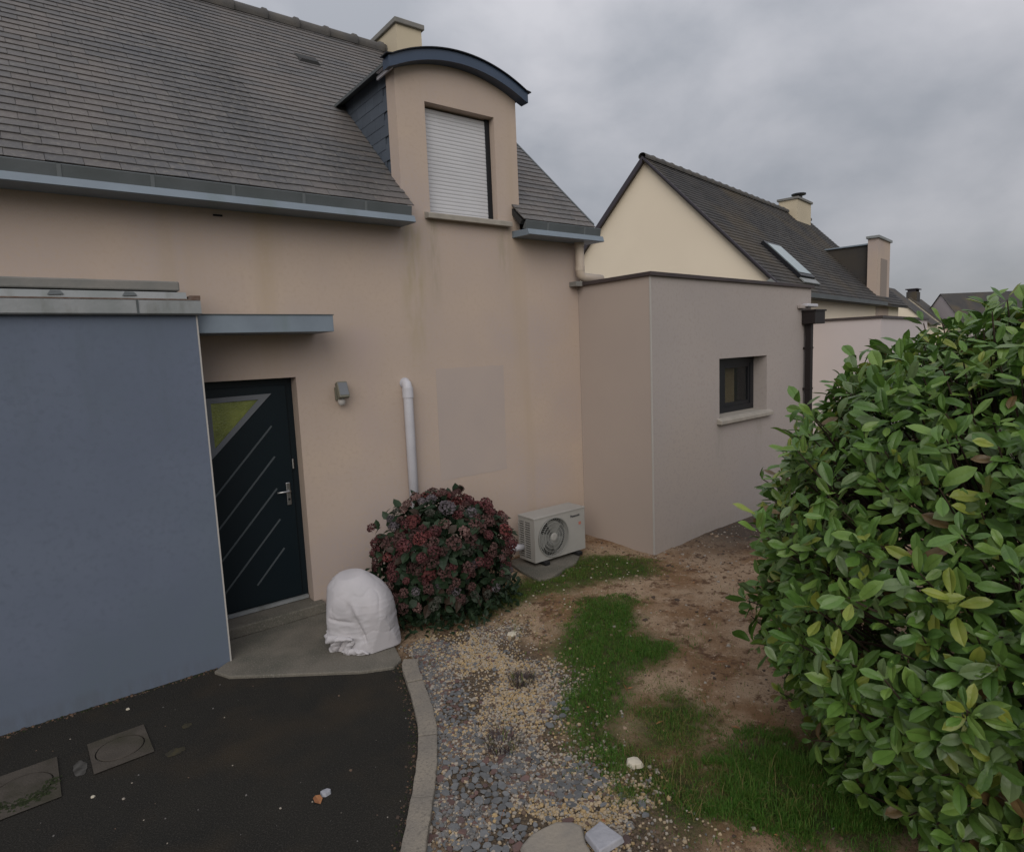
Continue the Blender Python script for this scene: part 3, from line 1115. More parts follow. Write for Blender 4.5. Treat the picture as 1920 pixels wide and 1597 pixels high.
for q in ((x0, x0 + fl_w, z0, z1), (x1 - fw_, x1, z0, z1), (x0 + fl_w, x1 - fw_, z0, z0 + fw_), (x0 + fl_w, x1 - fw_, z1 - fw_, z1)):
    fr.box(q[0], q[1], .19, .25, q[2], q[3])
wf = fr.build('window', M_FRAME, ext)
b_ = MB()
for q in ((x0 + fl_w, x0 + fl_w + .05, z0 + fw_, z1 - fw_), (x1 - fw_ - .05, x1 - fw_, z0 + fw_, z1 - fw_),
          (x0 + fl_w + .05, x1 - fw_ - .05, z0 + fw_, z0 + fw_ + .05), (x0 + fl_w + .05, x1 - fw_ - .05, z1 - fw_ - .05, z1 - fw_)):
    b_.box(q[0] + .001, q[1] - .001, .20, .24, q[2] + .001, q[3] - .001)
b_.build('sash', M_FRAME, wf)
b_ = MB()
b_.box(x0 + .1, x1 - .1, .215, .221, z0 + .1, z1 - .1)
b_.build('pane', M_GLASS, wf)
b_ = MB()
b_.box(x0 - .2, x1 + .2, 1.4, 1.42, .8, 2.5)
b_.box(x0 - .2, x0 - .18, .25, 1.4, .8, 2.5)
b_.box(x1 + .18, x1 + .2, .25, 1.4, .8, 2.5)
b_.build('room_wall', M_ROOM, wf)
b_ = MB()
nn = 20
for i in range(nn):
    xa = 1.98 + .26 * i / nn
    xb = 1.98 + .26 * (i + 1) / nn
    ya, yb = .275 + .018 * math.sin(i * 1.3), .32 + .018 * math.sin((i + 1) * 1.3)
    b_.quad((xa, ya, 1.42), (xb, yb, 1.42), (xb, yb, 2.12), (xa, ya, 2.12))
    b_.quad((xa, ya + .004, 2.12), (xb, yb + .004, 2.12), (xb, yb + .004, 1.42), (xa, ya + .004, 1.42))
b_.build('curtain', M_CURT, wf)
b_ = MB()
b_.add([(x, y, z) for x in (1.335, 2.70) for y, z in ((.0, 1.335), (-.065, 1.33), (-.065, 1.375), (.0, 1.404), (.19, 1.42), (.19, 1.335))],
       [(0, 1, 7, 6), (1, 2, 8, 7), (2, 3, 9, 8), (3, 4, 10, 9), (5, 4, 3, 2, 1, 0), (6, 7, 8, 9, 10, 11)])
b_.build('window_sill', M_SILL, ext, bevel=.005)


def extp(x, y, z):
    return (5.354 + x * c4 - y * s4, -1.117 + x * s4 + y * c4, z)


hop = thing('rainwater_downpipe', 'dark brown square hopper and downpipe at the far corner of the extension', 'downpipe', extp(3.80, 0, 0), EA)
b_ = MB()
b_.box(-.14, .20, -.20, -.012, 2.56, 2.755)
hp = b_.build('hopper', M_BROWN, hop, bevel=.006)
b_ = MB()
b_.box(-.155, .215, -.215, -.012, 2.74, 2.763)
b_.build('hopper_rim', M_BROWN, hp)
b_ = MB()
b_.box(-.072, .008, -.112, -.032, 0.0, 2.559)
b_.build('pipe', M_BROWN, hop)
for zz in (.6, 1.6, 2.2):
    b_ = MB()
    b_.box(-.078, .014, -.117, -.003, zz, zz + .025)
    b_.build('pipe_clip', M_BROWN, hop)

fl = thing('strip_light', 'white strip light fixed above the dark hopper on the extension', 'light', extp(3.80, 0, 2.83), EA)
b_ = MB()
b_.box(-.16, .20, -.10, -.02, -.02, .022)
b_.build('housing', M_WPVC, fl, bevel=.01)
b_ = MB()
b_.box(-.28, -.12, -.06, -.002, -.045, .005)
b_.build('bracket', M_WALLN, fl, bevel=.008)

# beige downpipe at the corner of the house
dp = thing('corner_downpipe', 'beige downpipe with elbow below the right end of the gutter', 'downpipe', (5.30, -.10, 3.14))
b_ = MB()
b_.tube([(0, 0, .46), (0, 0, .12), (.015, 0, .07), (.05, -.0, .045), (.34, -.02, .03)], .054, 14)
b_.build('pipe', M_BPVC, dp, smooth=True)
b_ = MB()
for zz in (.40, .12):
    b_.tube([(0, 0, zz), (0, 0, zz + .05)], .058, 14)
b_.build('pipe_collar', M_BPVC, dp)
b_ = MB()
b_.box(-.09, .02, -.02, .095, -.06, -.005)
b_.build('pipe_foot', M_ZINCB, dp)

# ------------------------------------------------------------------ things on the front wall
dpw = thing('drain_pipe', 'short white plastic pipe standing against the beige wall behind the hydrangea', 'pipe', (2.935, -.060, 0))
b_ = MB()
pts = [(0, 0, 0), (0, 0, 2.0), (0, .003, 2.035), (0, .012, 2.06), (0, .03, 2.072), (0, .058, 2.074)]
b_.tube(pts, .048, 18)
b_.build('pipe', M_WPVC, dpw, smooth=True)
b_ = MB()
b_.tube([(0, 0, 1.93), (0, 0, 2.03)], .0545, 18)
b_.build('elbow_collar', M_WPVC, dpw)
b_ = MB()
b_.tube([(0, .040, 2.074), (0, .058, 2.074)], .054, 18)
b_.build('wall_collar', M_WPVC, dpw)

wlamp = thing('wall_lamp', 'small olive-grey security lamp on the wall right of the front door', 'lamp', (2.245, 0, 2.03))
b_ = MB()
b_.box(-.04, .04, -.03, -.002, -.07, .05)
b_.build('base', M_LAMP, wlamp, bevel=.005)
b_ = MB()
Mx = Matrix.Translation((0.005, -.085, .03)) @ Matrix.Rotation(math.radians(-22), 4, 'X')
b_.box(-.05, .05, -.03, .03, -.085, .07, M=Mx)
b_.build('head', M_LAMP, wlamp, bevel=.008)
b_ = MB()
b_.box(-.042, .042, -.034, -.0305, -.065, .055, M=Mx)
b_.build('lens', M_TRIM, wlamp)
b_ = MB()
b_.tube([(0, -.06, -.06), (0, -.062, -.085), (0, -.062, -.11), (0, -.062, -.122)], [.03, .036, .028, .010], 12)
b_.build('sensor', M_LAMPL, wlamp, smooth=True)

# ------------------------------------------------------------------ air conditioner on its slab
acs = MB()
pp = [(3.97, -.28), (3.90, -.55), (3.88, -.84), (4.02, -.88), (4.16, -.83), (4.34, -.76), (4.52, -.72), (4.66, -.62), (4.80, -.50), (4.80, -.2), (4.5, -.16), (4.0, -.16)]
acs.prism([(x - 4.45, y + .5) for x, y in pp], -.06, .021)
so2 = acs.build('concrete_pad', M_CONC, loc=(4.45, -.5, 0), bevel=.015, recalc=True)
tag(so2, 'rough concrete pad under the white heat-pump unit', 'slab')
AX, AY, AZ0 = 4.085, -.55, .066
AW, AD, AH = .745, .275, .474
ac = thing('heat_pump_unit', 'white outdoor air-conditioning unit with round fan grille beside the beige wall', 'air conditioner', (AX + AW / 2, AY + AD / 2, .046))
b_ = MB()


def acp(mb, name, m, parent=ac, **k):
    o = mb.build(name, m, parent, **k)
    o.location = -Vector(ac.location)
    if parent is not ac:
        o.location = (0, 0, 0)
    return o


FX, FZ, FR = AX + .268, AZ0 + AH * .5, .217
NC = 48
# front panel with a round hole
cv = [(FX + FR * math.cos(2 * math.pi * k / NC), AY, FZ + FR * math.sin(2 * math.pi * k / NC)) for k in range(NC)]
sq = []
x0, x1, z0, z1 = AX, AX + AW, AZ0, AZ0 + AH
for k in range(NC):
    an = 2 * math.pi * k / NC
    dx, dz = math.cos(an), math.sin(an)
    tt = min(((x1 - FX) if dx > 0 else (FX - x0)) / max(abs(dx), 1e-6), ((z1 - FZ) if dz > 0 else (FZ - z0)) / max(abs(dz), 1e-6))
    sq.append((FX + dx * tt, AY, FZ + dz * tt))
b_.add(cv + sq, [(k, NC + k, NC + (k + 1) % NC, (k + 1) % NC)[::-1] for k in range(NC)])
for cx, cz in ((x0, z0), (x1, z0), (x1, z1), (x0, z1)):
    k = min(range(NC), key=lambda k: (sq[k][0] - cx) ** 2 + (sq[k][2] - cz) ** 2)
    for k2 in ((k + 1) % NC, (k - 1) % NC):
        b_.add([sq[k], (cx, AY, cz), sq[k2]], [(0, 1, 2)])
inn = [(x, AY + .06, z) for x, y, z in cv]
b_.add(cv + inn, [(k, (k + 1) % NC, NC + (k + 1) % NC, NC + k) for k in range(NC)])
yb = AY + AD
b_.quad((x0, AY, z1), (x1, AY, z1), (x1, yb, z1), (x0, yb, z1))
b_.quad((x1, AY, z0), (x1, yb, z0), (x1, yb, z1), (x1, AY, z1))
b_.quad((x0, yb, z0), (x0, yb, z1), (x1, yb, z1), (x1, yb, z0))
b_.quad((x0, AY, z0), (x0, yb, z0), (x1, yb, z0), (x1, AY, z0))
# left side: solid strip at the front, opening behind it
ys = AY + .075
b_.quad((x0, ys, z0), (x0, AY, z0), (x0, AY, z1), (x0, ys, z1))
b_.quad((x0, yb, z0), (x0, ys, z0), (x0, ys, z0 + .035), (x0, yb, z0 + .035))
b_.quad((x0, yb, z1 - .045), (x0, ys, z1 - .045), (x0, ys, z1), (x0, yb, z1))
b_.quad((x0 + .03, yb, z0), (x0 + .03, ys, z0), (x0 + .03, ys, z1), (x0 + .03, yb, z1), 1)
b_.add([(FX + (FR + .01) * math.cos(2 * math.pi * k / NC), AY + .062, FZ + (FR + .01) * math.sin(2 * math.pi * k / NC)) for k in range(NC)], [tuple(range(NC))[::-1]], 1)
acp(b_, 'casing', [M_ACW, M_ACD])
b_ = MB()
b_.box(x0 - .006, x1 + .006, AY - .006, yb + .004, z1 + .001, z1 + .018)
acp(b_, 'lid', M_ACW, bevel=.004)
b_ = MB()
for k in range(15):
    z = z0 + .045 + k * (AH - .10) / 14.5
    b_.box(x0 - .002, x0 + .012, ys, yb, z, z + .011)
for yy in (ys + .09, yb - .012):
    b_.box(x0 - .003, x0 + .010, yy, yy + .014, z0 + .035, z1 - .045)
acp(b_, 'side_louvre', M_ACW)
b_ = MB()      # fan blades behind the grille
for k in range(3):
    a0 = k * 2.094 + .4
    vs_ = []
    for j in range(7):
        an = a0 + j * .2
        for rr in (.04, .175):
            vs_.append((FX + rr * math.cos(an + (.3 if rr > .1 else 0)), AY + .035 + .02 * (j / 6 - .5), FZ + rr * math.sin(an + (.3 if rr > .1 else 0))))
    b_.add(vs_, [(2 * j, 2 * j + 1, 2 * j + 3, 2 * j + 2) for j in range(6)])
acp(b_, 'fan', M_ACG)
b_ = MB()
for k in range(44):
    a0 = 2 * math.pi * k / 44
    pts = []
    for j in range(6):
        rr = .045 + (FR - .047) * j / 5
        an = a0 + .55 * (j / 5) ** 1.3
        pts.append((FX + rr * math.cos(an), AY - .004 - .008 * math.sin(math.pi * j / 5), FZ + rr * math.sin(an)))
    b_.tube(pts, .0024, 4, cap=False)
for rr in (.085, .125, .163, FR - .003):
    b_.tube([(FX + rr * math.cos(2 * math.pi * k / 36), AY - .009, FZ + rr * math.sin(2 * math.pi * k / 36)) for k in range(37)], .003 if rr < .19 else .006, 5, cap=False)
gri = acp(b_, 'fan_grille', M_ACG)
b_ = MB()
b_.tube([(FX, AY - .002, FZ), (FX, AY - .012, FZ), (FX, AY - .017, FZ)], [.046, .044, .03], 20)
acp(b_, 'grille_hub', M_ACW, gri)
for xx in (x0 + .10, x1 - .16):
    b_ = MB()
    b_.box(xx, xx + .07, AY - .05, yb + .03, .0215, .065)
    acp(b_, 'foot', M_BLACK, bevel=.01)
b_ = MB()
b_.box(x1 - .098, x1 - .062, AY - .003, AY - .0005, z1 - .175, z1 - .143)
acp(b_, 'red_sticker', M_RED)
tx = bpy.data.curves.new('logo', 'FONT')
tx.body = 'Panasonic'
tx.size = .036
tx.extrude = .001
tx.offset = .0011
tmp = bpy.data.objects.new('logo_text', tx)
COL.objects.link(tmp)
bpy.context.view_layer.update()
lm = bpy.data.meshes.new_from_object(tmp.evaluated_get(bpy.context.evaluated_depsgraph_get()))
bpy.data.objects.remove(tmp)
lm.materials.clear()
lm.materials.append(M_ACL)
lo_ = link('logo', lm, ac, Matrix.Translation(Vector((x1 - .222, AY - .0025, z1 - .072)) - Vector(ac.location)) @ Matrix.Rotation(math.radians(90), 4, 'X'))
b_ = MB()
pts = [(x0 - .01, AY + .20, AZ0 + .14), (x0 - .12, AY + .21, AZ0 + .15), (x0 - .19, AY + .25, AZ0 + .13), (x0 - .22, AY + .30, AZ0 + .05), (x0 - .22, AY + .38, -.02)]
b_.tube(pts, [.035, .042, .042, .042, .042], 10)
acp(b_, 'pipe_sleeve', M_WPVC, smooth=True)

# ------------------------------------------------------------------ neighbour house (same build, turned a little)
NA_ = math.radians(10)
SL = 1.035


def gabled(name, label, loc, rz, length, half, zr, slope_, wallm, roofm, ztop_wall=0, group=None, ground=-.1, tiles=True, over=.25, chim=None):
    h = thing(name, label, 'house', loc, rz, group)
    ze = zr - slope_ * half
    b_ = MB()
    y0 = half - over
    b_.add([(0, -y0, ground), (length, -y0, ground), (length, y0, ground), (0, y0, ground), (0, -y0, zr - slope_ * y0 - .06), (length, -y0, zr - slope_ * y0 - .06),
            (length, y0, zr - slope_ * y0 - .06), (0, y0, zr - slope_ * y0 - .06), (0, 0, zr - .06), (length, 0, zr - .06)],
           [(0, 1, 5, 4), (2, 3, 7, 6), (3, 0, 4, 8, 7), (1, 2, 6, 9, 5)])
    b_.build('wall', wallm, h)
    b_ = MB()
    for s in (-1, 1):
        a = [(-.12, s * half, ze), (length + .12, s * half, ze), (length + .12, 0, zr), (-.12, 0, zr)]
        lo = [(x, y, z - .07) for x, y, z in a]
        f = [(0, 1, 2, 3), (7, 6, 5, 4), (0, 4, 5, 1), (1, 5, 6, 2), (3, 7, 4, 0)]
        if s > 0:
            f = [q[::-1] for q in f]
        b_.add(a + lo, f)
    ro = b_.build('roof', roofm, h)
    return h, ro, ze


nb, nroof, nze = gabled('neighbour_house', 'cream gabled house with slate roof and skylight behind the extension', (11.634, 4.232, 0), NA_, 11.2, 3.2, 6.6, SL, M_CREAM, M_NROOF)
# slate courses as shallow steps, verge and ridge
b_ = MB()
nr = 36
lenS = 3.2 * math.sqrt(1 + SL * SL)
for r in range(nr):
    y0_, y1_ = -3.2 + 3.2 * r / nr, -3.2 + 3.2 * (r + 1) / nr
    z0_, z1_ = 6.6 + SL * y0_, 6.6 + SL * y1_
    nxt = .009
    xk = -.10
    while xk < 11.30:
        wk = min(.26, 11.31 - xk)
        if wk < .05:
            break
        dz = U(0, .004)
        b_.add([(xk + .004, y0_ - .02, z0_ + nxt + dz), (xk + wk - .004, y0_ - .02, z0_ + nxt + dz), (xk + wk - .004, y1_, z1_ + .008), (xk + .004, y1_, z1_ + .008),
                (xk + .004, y0_ - .02, z0_ + .002), (xk + wk - .004, y0_ - .02, z0_ + .002)], [(0, 1, 2, 3), (4, 5, 1, 0)], random.choice((0, 0, 0, 1)))
        xk += wk
M_NROOF2 = mat('far_slate_dark', (.048, .045, .043), (.040, .039, .04), 1.2, .8, .3, 20, .2, c3=(.075, .060, .042), s3=.5)
tag(b_.build('slates', [M_NROOF, M_NROOF2], nroof), kind='stuff')
b_ = MB()
for s in (-1, 1):
    vh = .03 if s < 0 else .12
    b_.add([(-.15, s * 3.22, nze - vh), (-.15, 0, 6.60 - vh), (-.15, 0, 6.625), (-.15, s * 3.22, nze + .02),
            (-.10, s * 3.22, nze - vh), (-.10, 0, 6.60 - vh), (-.10, 0, 6.625), (-.10, s * 3.22, nze + .02)],
           [(0, 1, 2, 3)[::s], (3, 2, 6, 7)[::s], (0, 4, 5, 1)[::s]])
b_.build('verge', M_VERGE, nroof)
xk = -.15
while xk < 11.2:
    link('ridge_tile', RT, nroof, Matrix.Translation((xk, 0, 6.62)) @ Matrix.Diagonal((1.1, .95, .95, 1)))
    xk += .445
b_ = MB()
b_.add([(x, y, z) for x in (-.12, 8.15) for y, z in ((-2.96, nze - .06), (-3.27, nze - .06), (-3.27, nze + .035), (-3.18, nze + .045), (-2.96, nze + .06))],
       [(0, 1, 6, 5), (1, 2, 7, 6), (2, 3, 8, 7), (4, 3, 2, 1, 0), (5, 6, 7, 8, 9)])
b_.build('gutter', M_ZINCD, nb)
b_ = MB()
b_.add([(-.16, -3.28, nze - .02), (-.16, -2.9, nze + .30), (-.16, -2.75, nze + .22), (-.16, -3.2, nze - .14),
        (-.13, -3.28, nze - .02), (-.13, -2.9, nze + .30), (-.13, -2.75, nze + .22), (-.13, -3.2, nze - .14)], [(0, 1, 2, 3), (0, 4, 5, 1), (1, 5, 6, 2), (4, 7, 6, 5)])
b_.build('eave_flashing', M_ZINCG, nb)
# skylight
sk = MB()


def nrp(x, y, d=0):
    return Vector((x, y - d * .719, 6.6 + SL * y + d * .695))


def box_on_roof(mb, x0, x1, y0, y1, d0, d1, m=0):
    vs_ = [nrp(x, y, d) for d in (d0, d1) for y in (y0, y1) for x in (x0, x1)]
    mb.add(vs_, [(0, 2, 3, 1), (4, 5, 7, 6), (0, 1, 5, 4), (2, 6, 7, 3), (0, 4, 6, 2), (1, 3, 7, 5)], m)


box_on_roof(sk, 1.75, 2.75, -2.80, -1.95, .02, .10)
sko = sk.build('skylight', M_FRAME, nb)
b_ = MB()
box_on_roof(b_, 1.83, 2.67, -2.73, -2.02, .102, .112)
b_.build('pane', M_VGLASS, sko)
b_ = MB()
box_on_roof(b_, 1.70, 2.80, -2.93, -2.82, .03, .06)
b_.build('apron_flashing', M_ZINCG, sko)
# chimney with cowl
b_ = MB()
b_.box(9.15, 10.55, -.34, .26, 5.9, 6.98)
nch = b_.build('chimney', M_CREAMY, nb)
b_ = MB()
b_.box(9.1, 10.6, -.39, .31, 6.98, 7.05)
b_.build('chimney_cap', M_ZINCB, nch)
b_ = MB()
b_.tube([(10.2, -.04, 7.05), (10.2, -.04, 7.27)], .12, 12)
b_.tube([(10.2, -.04, 7.30), (10.2, -.04, 7.34)], .24, 12)
b_.build('chimney_cowl', M_FRAME, nch)
# flat-topped dormer
b_ = MB()
b_.box(8.15, 9.72, -2.962, -2.70, 2.9, 5.22)
nd = b_.build('dormer', M_WALL, nb)
b_ = MB()
b_.box(8.08, 9.79, -3.01, -2.66, 5.221, 5.29)
b_.build('dormer_cap', M_ZINCG, nd)
b_ = MB()
b_.add([(x, y, z) for x in (8.26, 9.60) for y, z in ((-2.70, 3.6), (-2.70, 5.06), (-1.46, 5.06), (-1.40, 5.1))], [(0, 1, 2), (6, 5, 4), (1, 5, 6, 2)])
b_.build('dormer_cheek', M_NROOF2, nd)
b_ = MB()
b_.box(8.2, 9.66, -2.70, -1.38, 5.061, 5.10)
b_.build('dormer_roof', M_ZINC, nd)
b_ = MB()
b_.box(8.55, 9.35, -2.972, -2.9635, 3.4, 4.66)
b_.build('dormer_window', M_RECESS, nd)
# front door/window wall details hidden behind the extension; flat annex in front
nbx = thing('neighbour_annex', 'pinkish flat-roofed annex in front of the cream neighbouring house', 'annex',
            tuple(Vector((11.634, 4.232, 0)) + Matrix.Rotation(NA_, 3, 'Z') @ Vector((2.1, -2.95, 0))), NA_)
b_ = MB()
b_.box(0, 5.2, -1.45, -.003, -.1, 2.72)
b_.build('wall', M_PINK, nbx)
b_ = MB()
b_.box(-.04, 5.24, -1.49, -.003, 2.721, 2.775)
b_.build('coping', M_COPE, nbx)
# distant houses
far = [('grey slate roofed house beyond the cream neighbour, its far verge sloping down', (58.2, 18.0, 0), 10, 4.6, M_CREAM),
       ('cream gabled house far off with a broad chimney', (79, 23.6, 0), 10, 7.0, M_CREAM),
       ('dark roofed house far off, rightmost of the distant roofs', (83, 21.8, 0), -35, 9.0, M_PINK)]
for i, (lb, loc, rz, ln, wm) in enumerate(far):
    hh, rr_, zz_ = gabled('distant_house', lb, loc, math.radians(rz), ln, 3.6, 6.55 + (.3 if i == 2 else 0), .95, wm, M_NROOF, group='houses down the street')
    if i == 1:
        b_ = MB()
        b_.box(1.2, 3.3, -.5, .5, 5.9, 7.2)
        cc = b_.build('chimney', M_NROOF, rr_)
        b_ = MB()
        b_.box(1.05, 3.45, -.6, .6, 7.45, 7.55)
        for xx in (1.25, 3.15):
            b_.box(xx, xx + .1, -.4, .4, 7.2, 7.45)
        b_.build('chimney_cap', M_VERGE, cc)

# ------------------------------------------------------------------ access covers and litter on the asphalt
for i, (cx, cy, sx_, sy_, ra, lb) in enumerate(((.19, -1.21, .31, .38, .03, 'square access cover with round lid, the clean one nearer the door'),
                                                (-.29, -1.28, .34, .46, .02, 'square access cover with round lid and moss, at the left edge'))):
    mh = thing('access_cover', lb, 'access cover', (cx, cy, 0), ra, 'access covers set in the asphalt')
    b_ = MB()
    nC = 40
    rr = min(sx_, sy_) * .43
    ci = [(rr * math.cos(2 * math.pi * k / nC), rr * math.sin(2 * math.pi * k / nC), .008) for k in range(nC)]
    sq = []
    for k in range(nC):
        an = 2 * math.pi * k / nC
        dx, dy = math.cos(an), math.sin(an)
        tt = min(sx_ / 2 / max(abs(dx), 1e-6), sy_ / 2 / max(abs(dy), 1e-6))
        sq.append((dx * tt, dy * tt, .008))
    b_.add(ci + sq, [(k, NC_ + k, NC_ + (k + 1) % nC, (k + 1) % nC) for NC_ in (nC,) for k in range(nC)])
    for cx_, cy_ in ((1, 1), (1, -1), (-1, 1), (-1, -1)):
        p = (cx_ * sx_ / 2, cy_ * sy_ / 2, .008)
        k = min(range(nC), key=lambda k: (sq[k][0] - p[0]) ** 2 + (sq[k][1] - p[1]) ** 2)
        b_.add([sq[k], p, sq[(k + 1) % nC]], [(0, 1, 2)])
        b_.add([sq[(k - 1) % nC], p, sq[k]], [(0, 1, 2)])
    b_.add(ci + [(x, y, -.004) for x, y, z in ci], [(k, nC + k, nC + (k + 1) % nC, (k + 1) % nC) for k in range(nC)])
    b_.build('frame', M_COVER, mh)
    b_ = MB()
    b_.tube([(0, 0, .002), (0, 0, .009), (0, 0, .0105)], [rr - .008, rr - .008, rr - .014], 40)
    b_.build('lid', M_COVER, mh)
    if i:
        b_ = MB()
        for k in range(260):
            an = U(3.6, 6.2)
            q = rr + random.gauss(0, .022)
            x, y = q * math.cos(an), q * math.sin(an)
            s = U(.004, .010)
            b_.add([(x - s, y - s, .008), (x + s, y - s, .008), (x, y + s, .008), (x + U(-.003, .003), y, .008 + s * 1.2)], [(0, 1, 3), (1, 2, 3), (2, 0, 3)])
        tag(b_.build('moss', M_MOSS, mh), kind='stuff')


def stone_bm(s, flat=.5, n=7, m=0, mb=None, M=None):
    mb = mb or MB()
    ph = [2 * math.pi * (k + U(-.25, .25)) / n for k in range(n)]
    rr = [s * U(.75, 1.1) for _ in range(n)]
    h = s * flat
    V = [(rr[k] * math.cos(ph[k]), rr[k] * math.sin(ph[k]), 0) for k in range(n)]
    lo_ = .95 if flat < .32 else .75
    V += [(rr[k] * math.cos(ph[k]) * U(lo_ - .06, .95), rr[k] * math.sin(ph[k]) * U(lo_ - .06, .95), h * U(lo_, 1)) for k in range(n)]
    V.append((0, 0, h * (1.0 if flat < .32 else 1.08)))
    if M is not None:
        V = [M @ Vector(p) for p in V]
    mb.add(V, [(k, (k + 1) % n, n + (k + 1) % n, n + k) for k in range(n)] + [(n + k, n + (k + 1) % n, 2 * n) for k in range(n)], m)
    return mb


def put_stone(label, x, y, z, s, flat, m, rz=0, n=7, name='loose_stone', cat='stone'):
    o = stone_bm(s, flat, n).build(name, m, loc=(x, y, z), bevel=s * .06)
    o.rotation_euler.z = rz
    return tag(o, label, cat)


put_stone('pale grey pebble on the asphalt beside the dry leaf', 1.025, -2.447, .001, .03, .55, M_FLAGB)
put_stone('white pebble on the asphalt against the blue-grey wall', .28, -.72, .001, .014, .6, M_PALE)
put_stone('white pebble on the asphalt in front of the mossy cover', .02, -1.62, .001, .012, .6, M_PALE)
put_stone('cream stone lying on the thin grass', 2.455, -3.382, gh(2.455, -3.382) + .01, .052, .55, M_PALE, 1)
put_stone('pale flat stone at the back of the gravel near the hydrangea', 2.93, -1.63, gh(2.93, -1.63), .05, .4, M_PALE)
put_stone('large round flat flagstone in the gravel at the bottom edge', 1.72, -3.56, .012, .175, .16, M_FLAG, n=13, name='flagstone')
o = put_stone('pale blue-grey angular flagstone right of the round one', 1.915, -3.66, .02, .098, .3, M_FLAGB, .5, 4, name='flagstone')
b_ = MB()
b_.add([(0, -.035, 0), (.022, -.01, .008), (.02, .02, .012), (0, .04, .006), (-.02, .018, .014), (-.022, -.01, .006), (0, 0, .002)],
       [(6, 0, 1), (6, 1, 2), (6, 2, 3), (6, 3, 4), (6, 4, 5), (6, 5, 0)])
tag(b_.build('dry_leaf', M_DRYLEAF, loc=(.972, -2.475, .004)), 'small rust-brown dry leaf on the asphalt beside the grey pebble', 'leaf')
b_ = MB()
for k in range(90):
    x, y = U(-.6, 1.7), U(-3.3, -.75)
    if dpoly(x, y, DRIVE) > -.06:
        continue
    s = abs(random.gauss(0, .003)) + .002
    stone_bm(s, .6, 5, random.choice((2, 2, 4, 3)), b_, Matrix.Translation((x, y, .0)))
tag(b_.build('grit', M_STONES), kind='stuff')

M_SMEAR = mat('cement_smear', (.075, .072, .066), (.03, .028, .025), 22, .92)
M_SMEAR2 = mat('ochre_smear', (.050, .043, .022), (.028, .025, .018), 22, .92)
for sx0, sy0, sa, sb, sm in ((-.02, -1.27, .035, .085, M_SMEAR), (.45, -1.48, .055, .038, M_SMEAR2), (.56, -1.22, .03, .03, M_SMEAR2)):
    b_ = MB()
    pl = []
    for k in range(22):
        an = 2 * math.pi * k / 22
        q = 1 + .35 * nz(math.cos(an) * 2 + sx0, math.sin(an) * 2, 3)
        pl.append((sx0 + sa * q * math.cos(an), sy0 + sb * q * math.sin(an), .003))
    b_.add(pl + [(sx0, sy0, .005)], [(k, (k + 1) % 22, 22) for k in range(22)])
    b_.build('cement_smear', sm, drv)

# ------------------------------------------------------------------ gravel and slate chips
def shale(x, y):
    d1 = 1.15 - 6.5 * max(0, dpoly(x, y, DRIVE) - .20 - .08 * nz(x, y, 4, 3))
    if -2.0 < y < -1.62:
        d1 *= .55
    d2 = 1.25 - 9 * max(0, math.hypot((x - 1.62) / 1.9, (y + 2.98) * 1.1) - .13)
    d3 = 1.0 - 9 * max(0, math.hypot((x - 2.1) / 1.4, (y + 3.26) * 1.3) - .07)
    d4 = 1.0 - 8 * max(0, math.hypot((x - 2.27), (y + 1.45)) - .12)
    d5 = 1.1 - 8 * max(0, math.hypot((x - 1.42), (y + 3.35)) - .20)
    return max(d1, d2, d3, d4, d5) + .35 * nz(x, y, 9, 5)


b_ = MB()
n_g = 0
tries = 0
while n_g < 21000 and tries < 90000:
    tries += 1
    x, y = U(.7, 3.4), U(-4.1, -1.15)
    d = dpoly(x, y, GRAVEL) + .14 * nz(x, y, 7, 3) + .05 * nz(x, y, 2, 9)
    if d > .0 and R() > math.exp(-d * 14) * .8:
        continue
    if dpoly(x, y, DRIVE) < .09:
        continue
    if not in_view(Vector((x, y, 0)), .05):
        continue
    sh = shale(x, y)
    bare = nz(x, y, 21, 2.2)
    if bare > .22 and R() < .85:
        continue
    s = U(.006, .0105) if R() < .88 else U(.0105, .016)
    if R() < sh * .7:
        mi = random.choice((2, 2, 2, 3, 4))
    else:
        yel = nz(x, y, 11, 1.8)
        mi = random.choice((0, 0, 1, 1, 3)) if yel + U(-.35, .35) > -.02 else random.choice((0, 3, 2, 4, 4, 3))
    M_ = Matrix.Translation((x, y, gh(x, y) + U(-.002, .006))) @ Matrix.Rotation(U(0, 6.28), 4, 'Z') @ Matrix.Rotation(U(-.5, .5), 4, 'X')
    stone_bm(s, U(.5, .95), 5, mi, b_, M_)
    n_g += 1
tag(b_.build('gravel', M_STONES, garden), kind='stuff')
CHIPS = []
for k in range(12):
    q = stone_bm(1.0, U(.14, .26), random.choice((5, 6, 7)))
    q.v = [(x, y * (.62 + .05 * (k % 5)), z) for x, y, z in q.v]
    CHIPS.append(q.mesh('stone', M_CHIP if k < 10 else M_CHIPB))
cand = []
tries = 0
while len(cand) < 780 and tries < 40000:
    tries += 1
    x, y = U(.8, 2.9), U(-3.8, -1.25)
    if dpoly(x, y, DRIVE) < .115 or dpoly(x, y, GRAVEL) > .04 or not in_view(Vector((x, y, 0)), .02):
        continue
    sh = shale(x, y)
    if R() > max(.012, sh) or math.hypot(x - 1.72, y + 3.56) < .19 or math.hypot(x - 1.915, y + 3.66) < .11:
        continue
    s = U(.014, .031) * (1.25 if y < -2.6 else .85)
    if any((x - a) ** 2 + (y - c) ** 2 < (.68 * (s + q)) ** 2 for a, c, q in cand):
        continue
    cand.append((x, y, s))
cand.sort(key=lambda q: -q[2] / (Vector((q[0], q[1], 0)) - CAM_LOC).length)
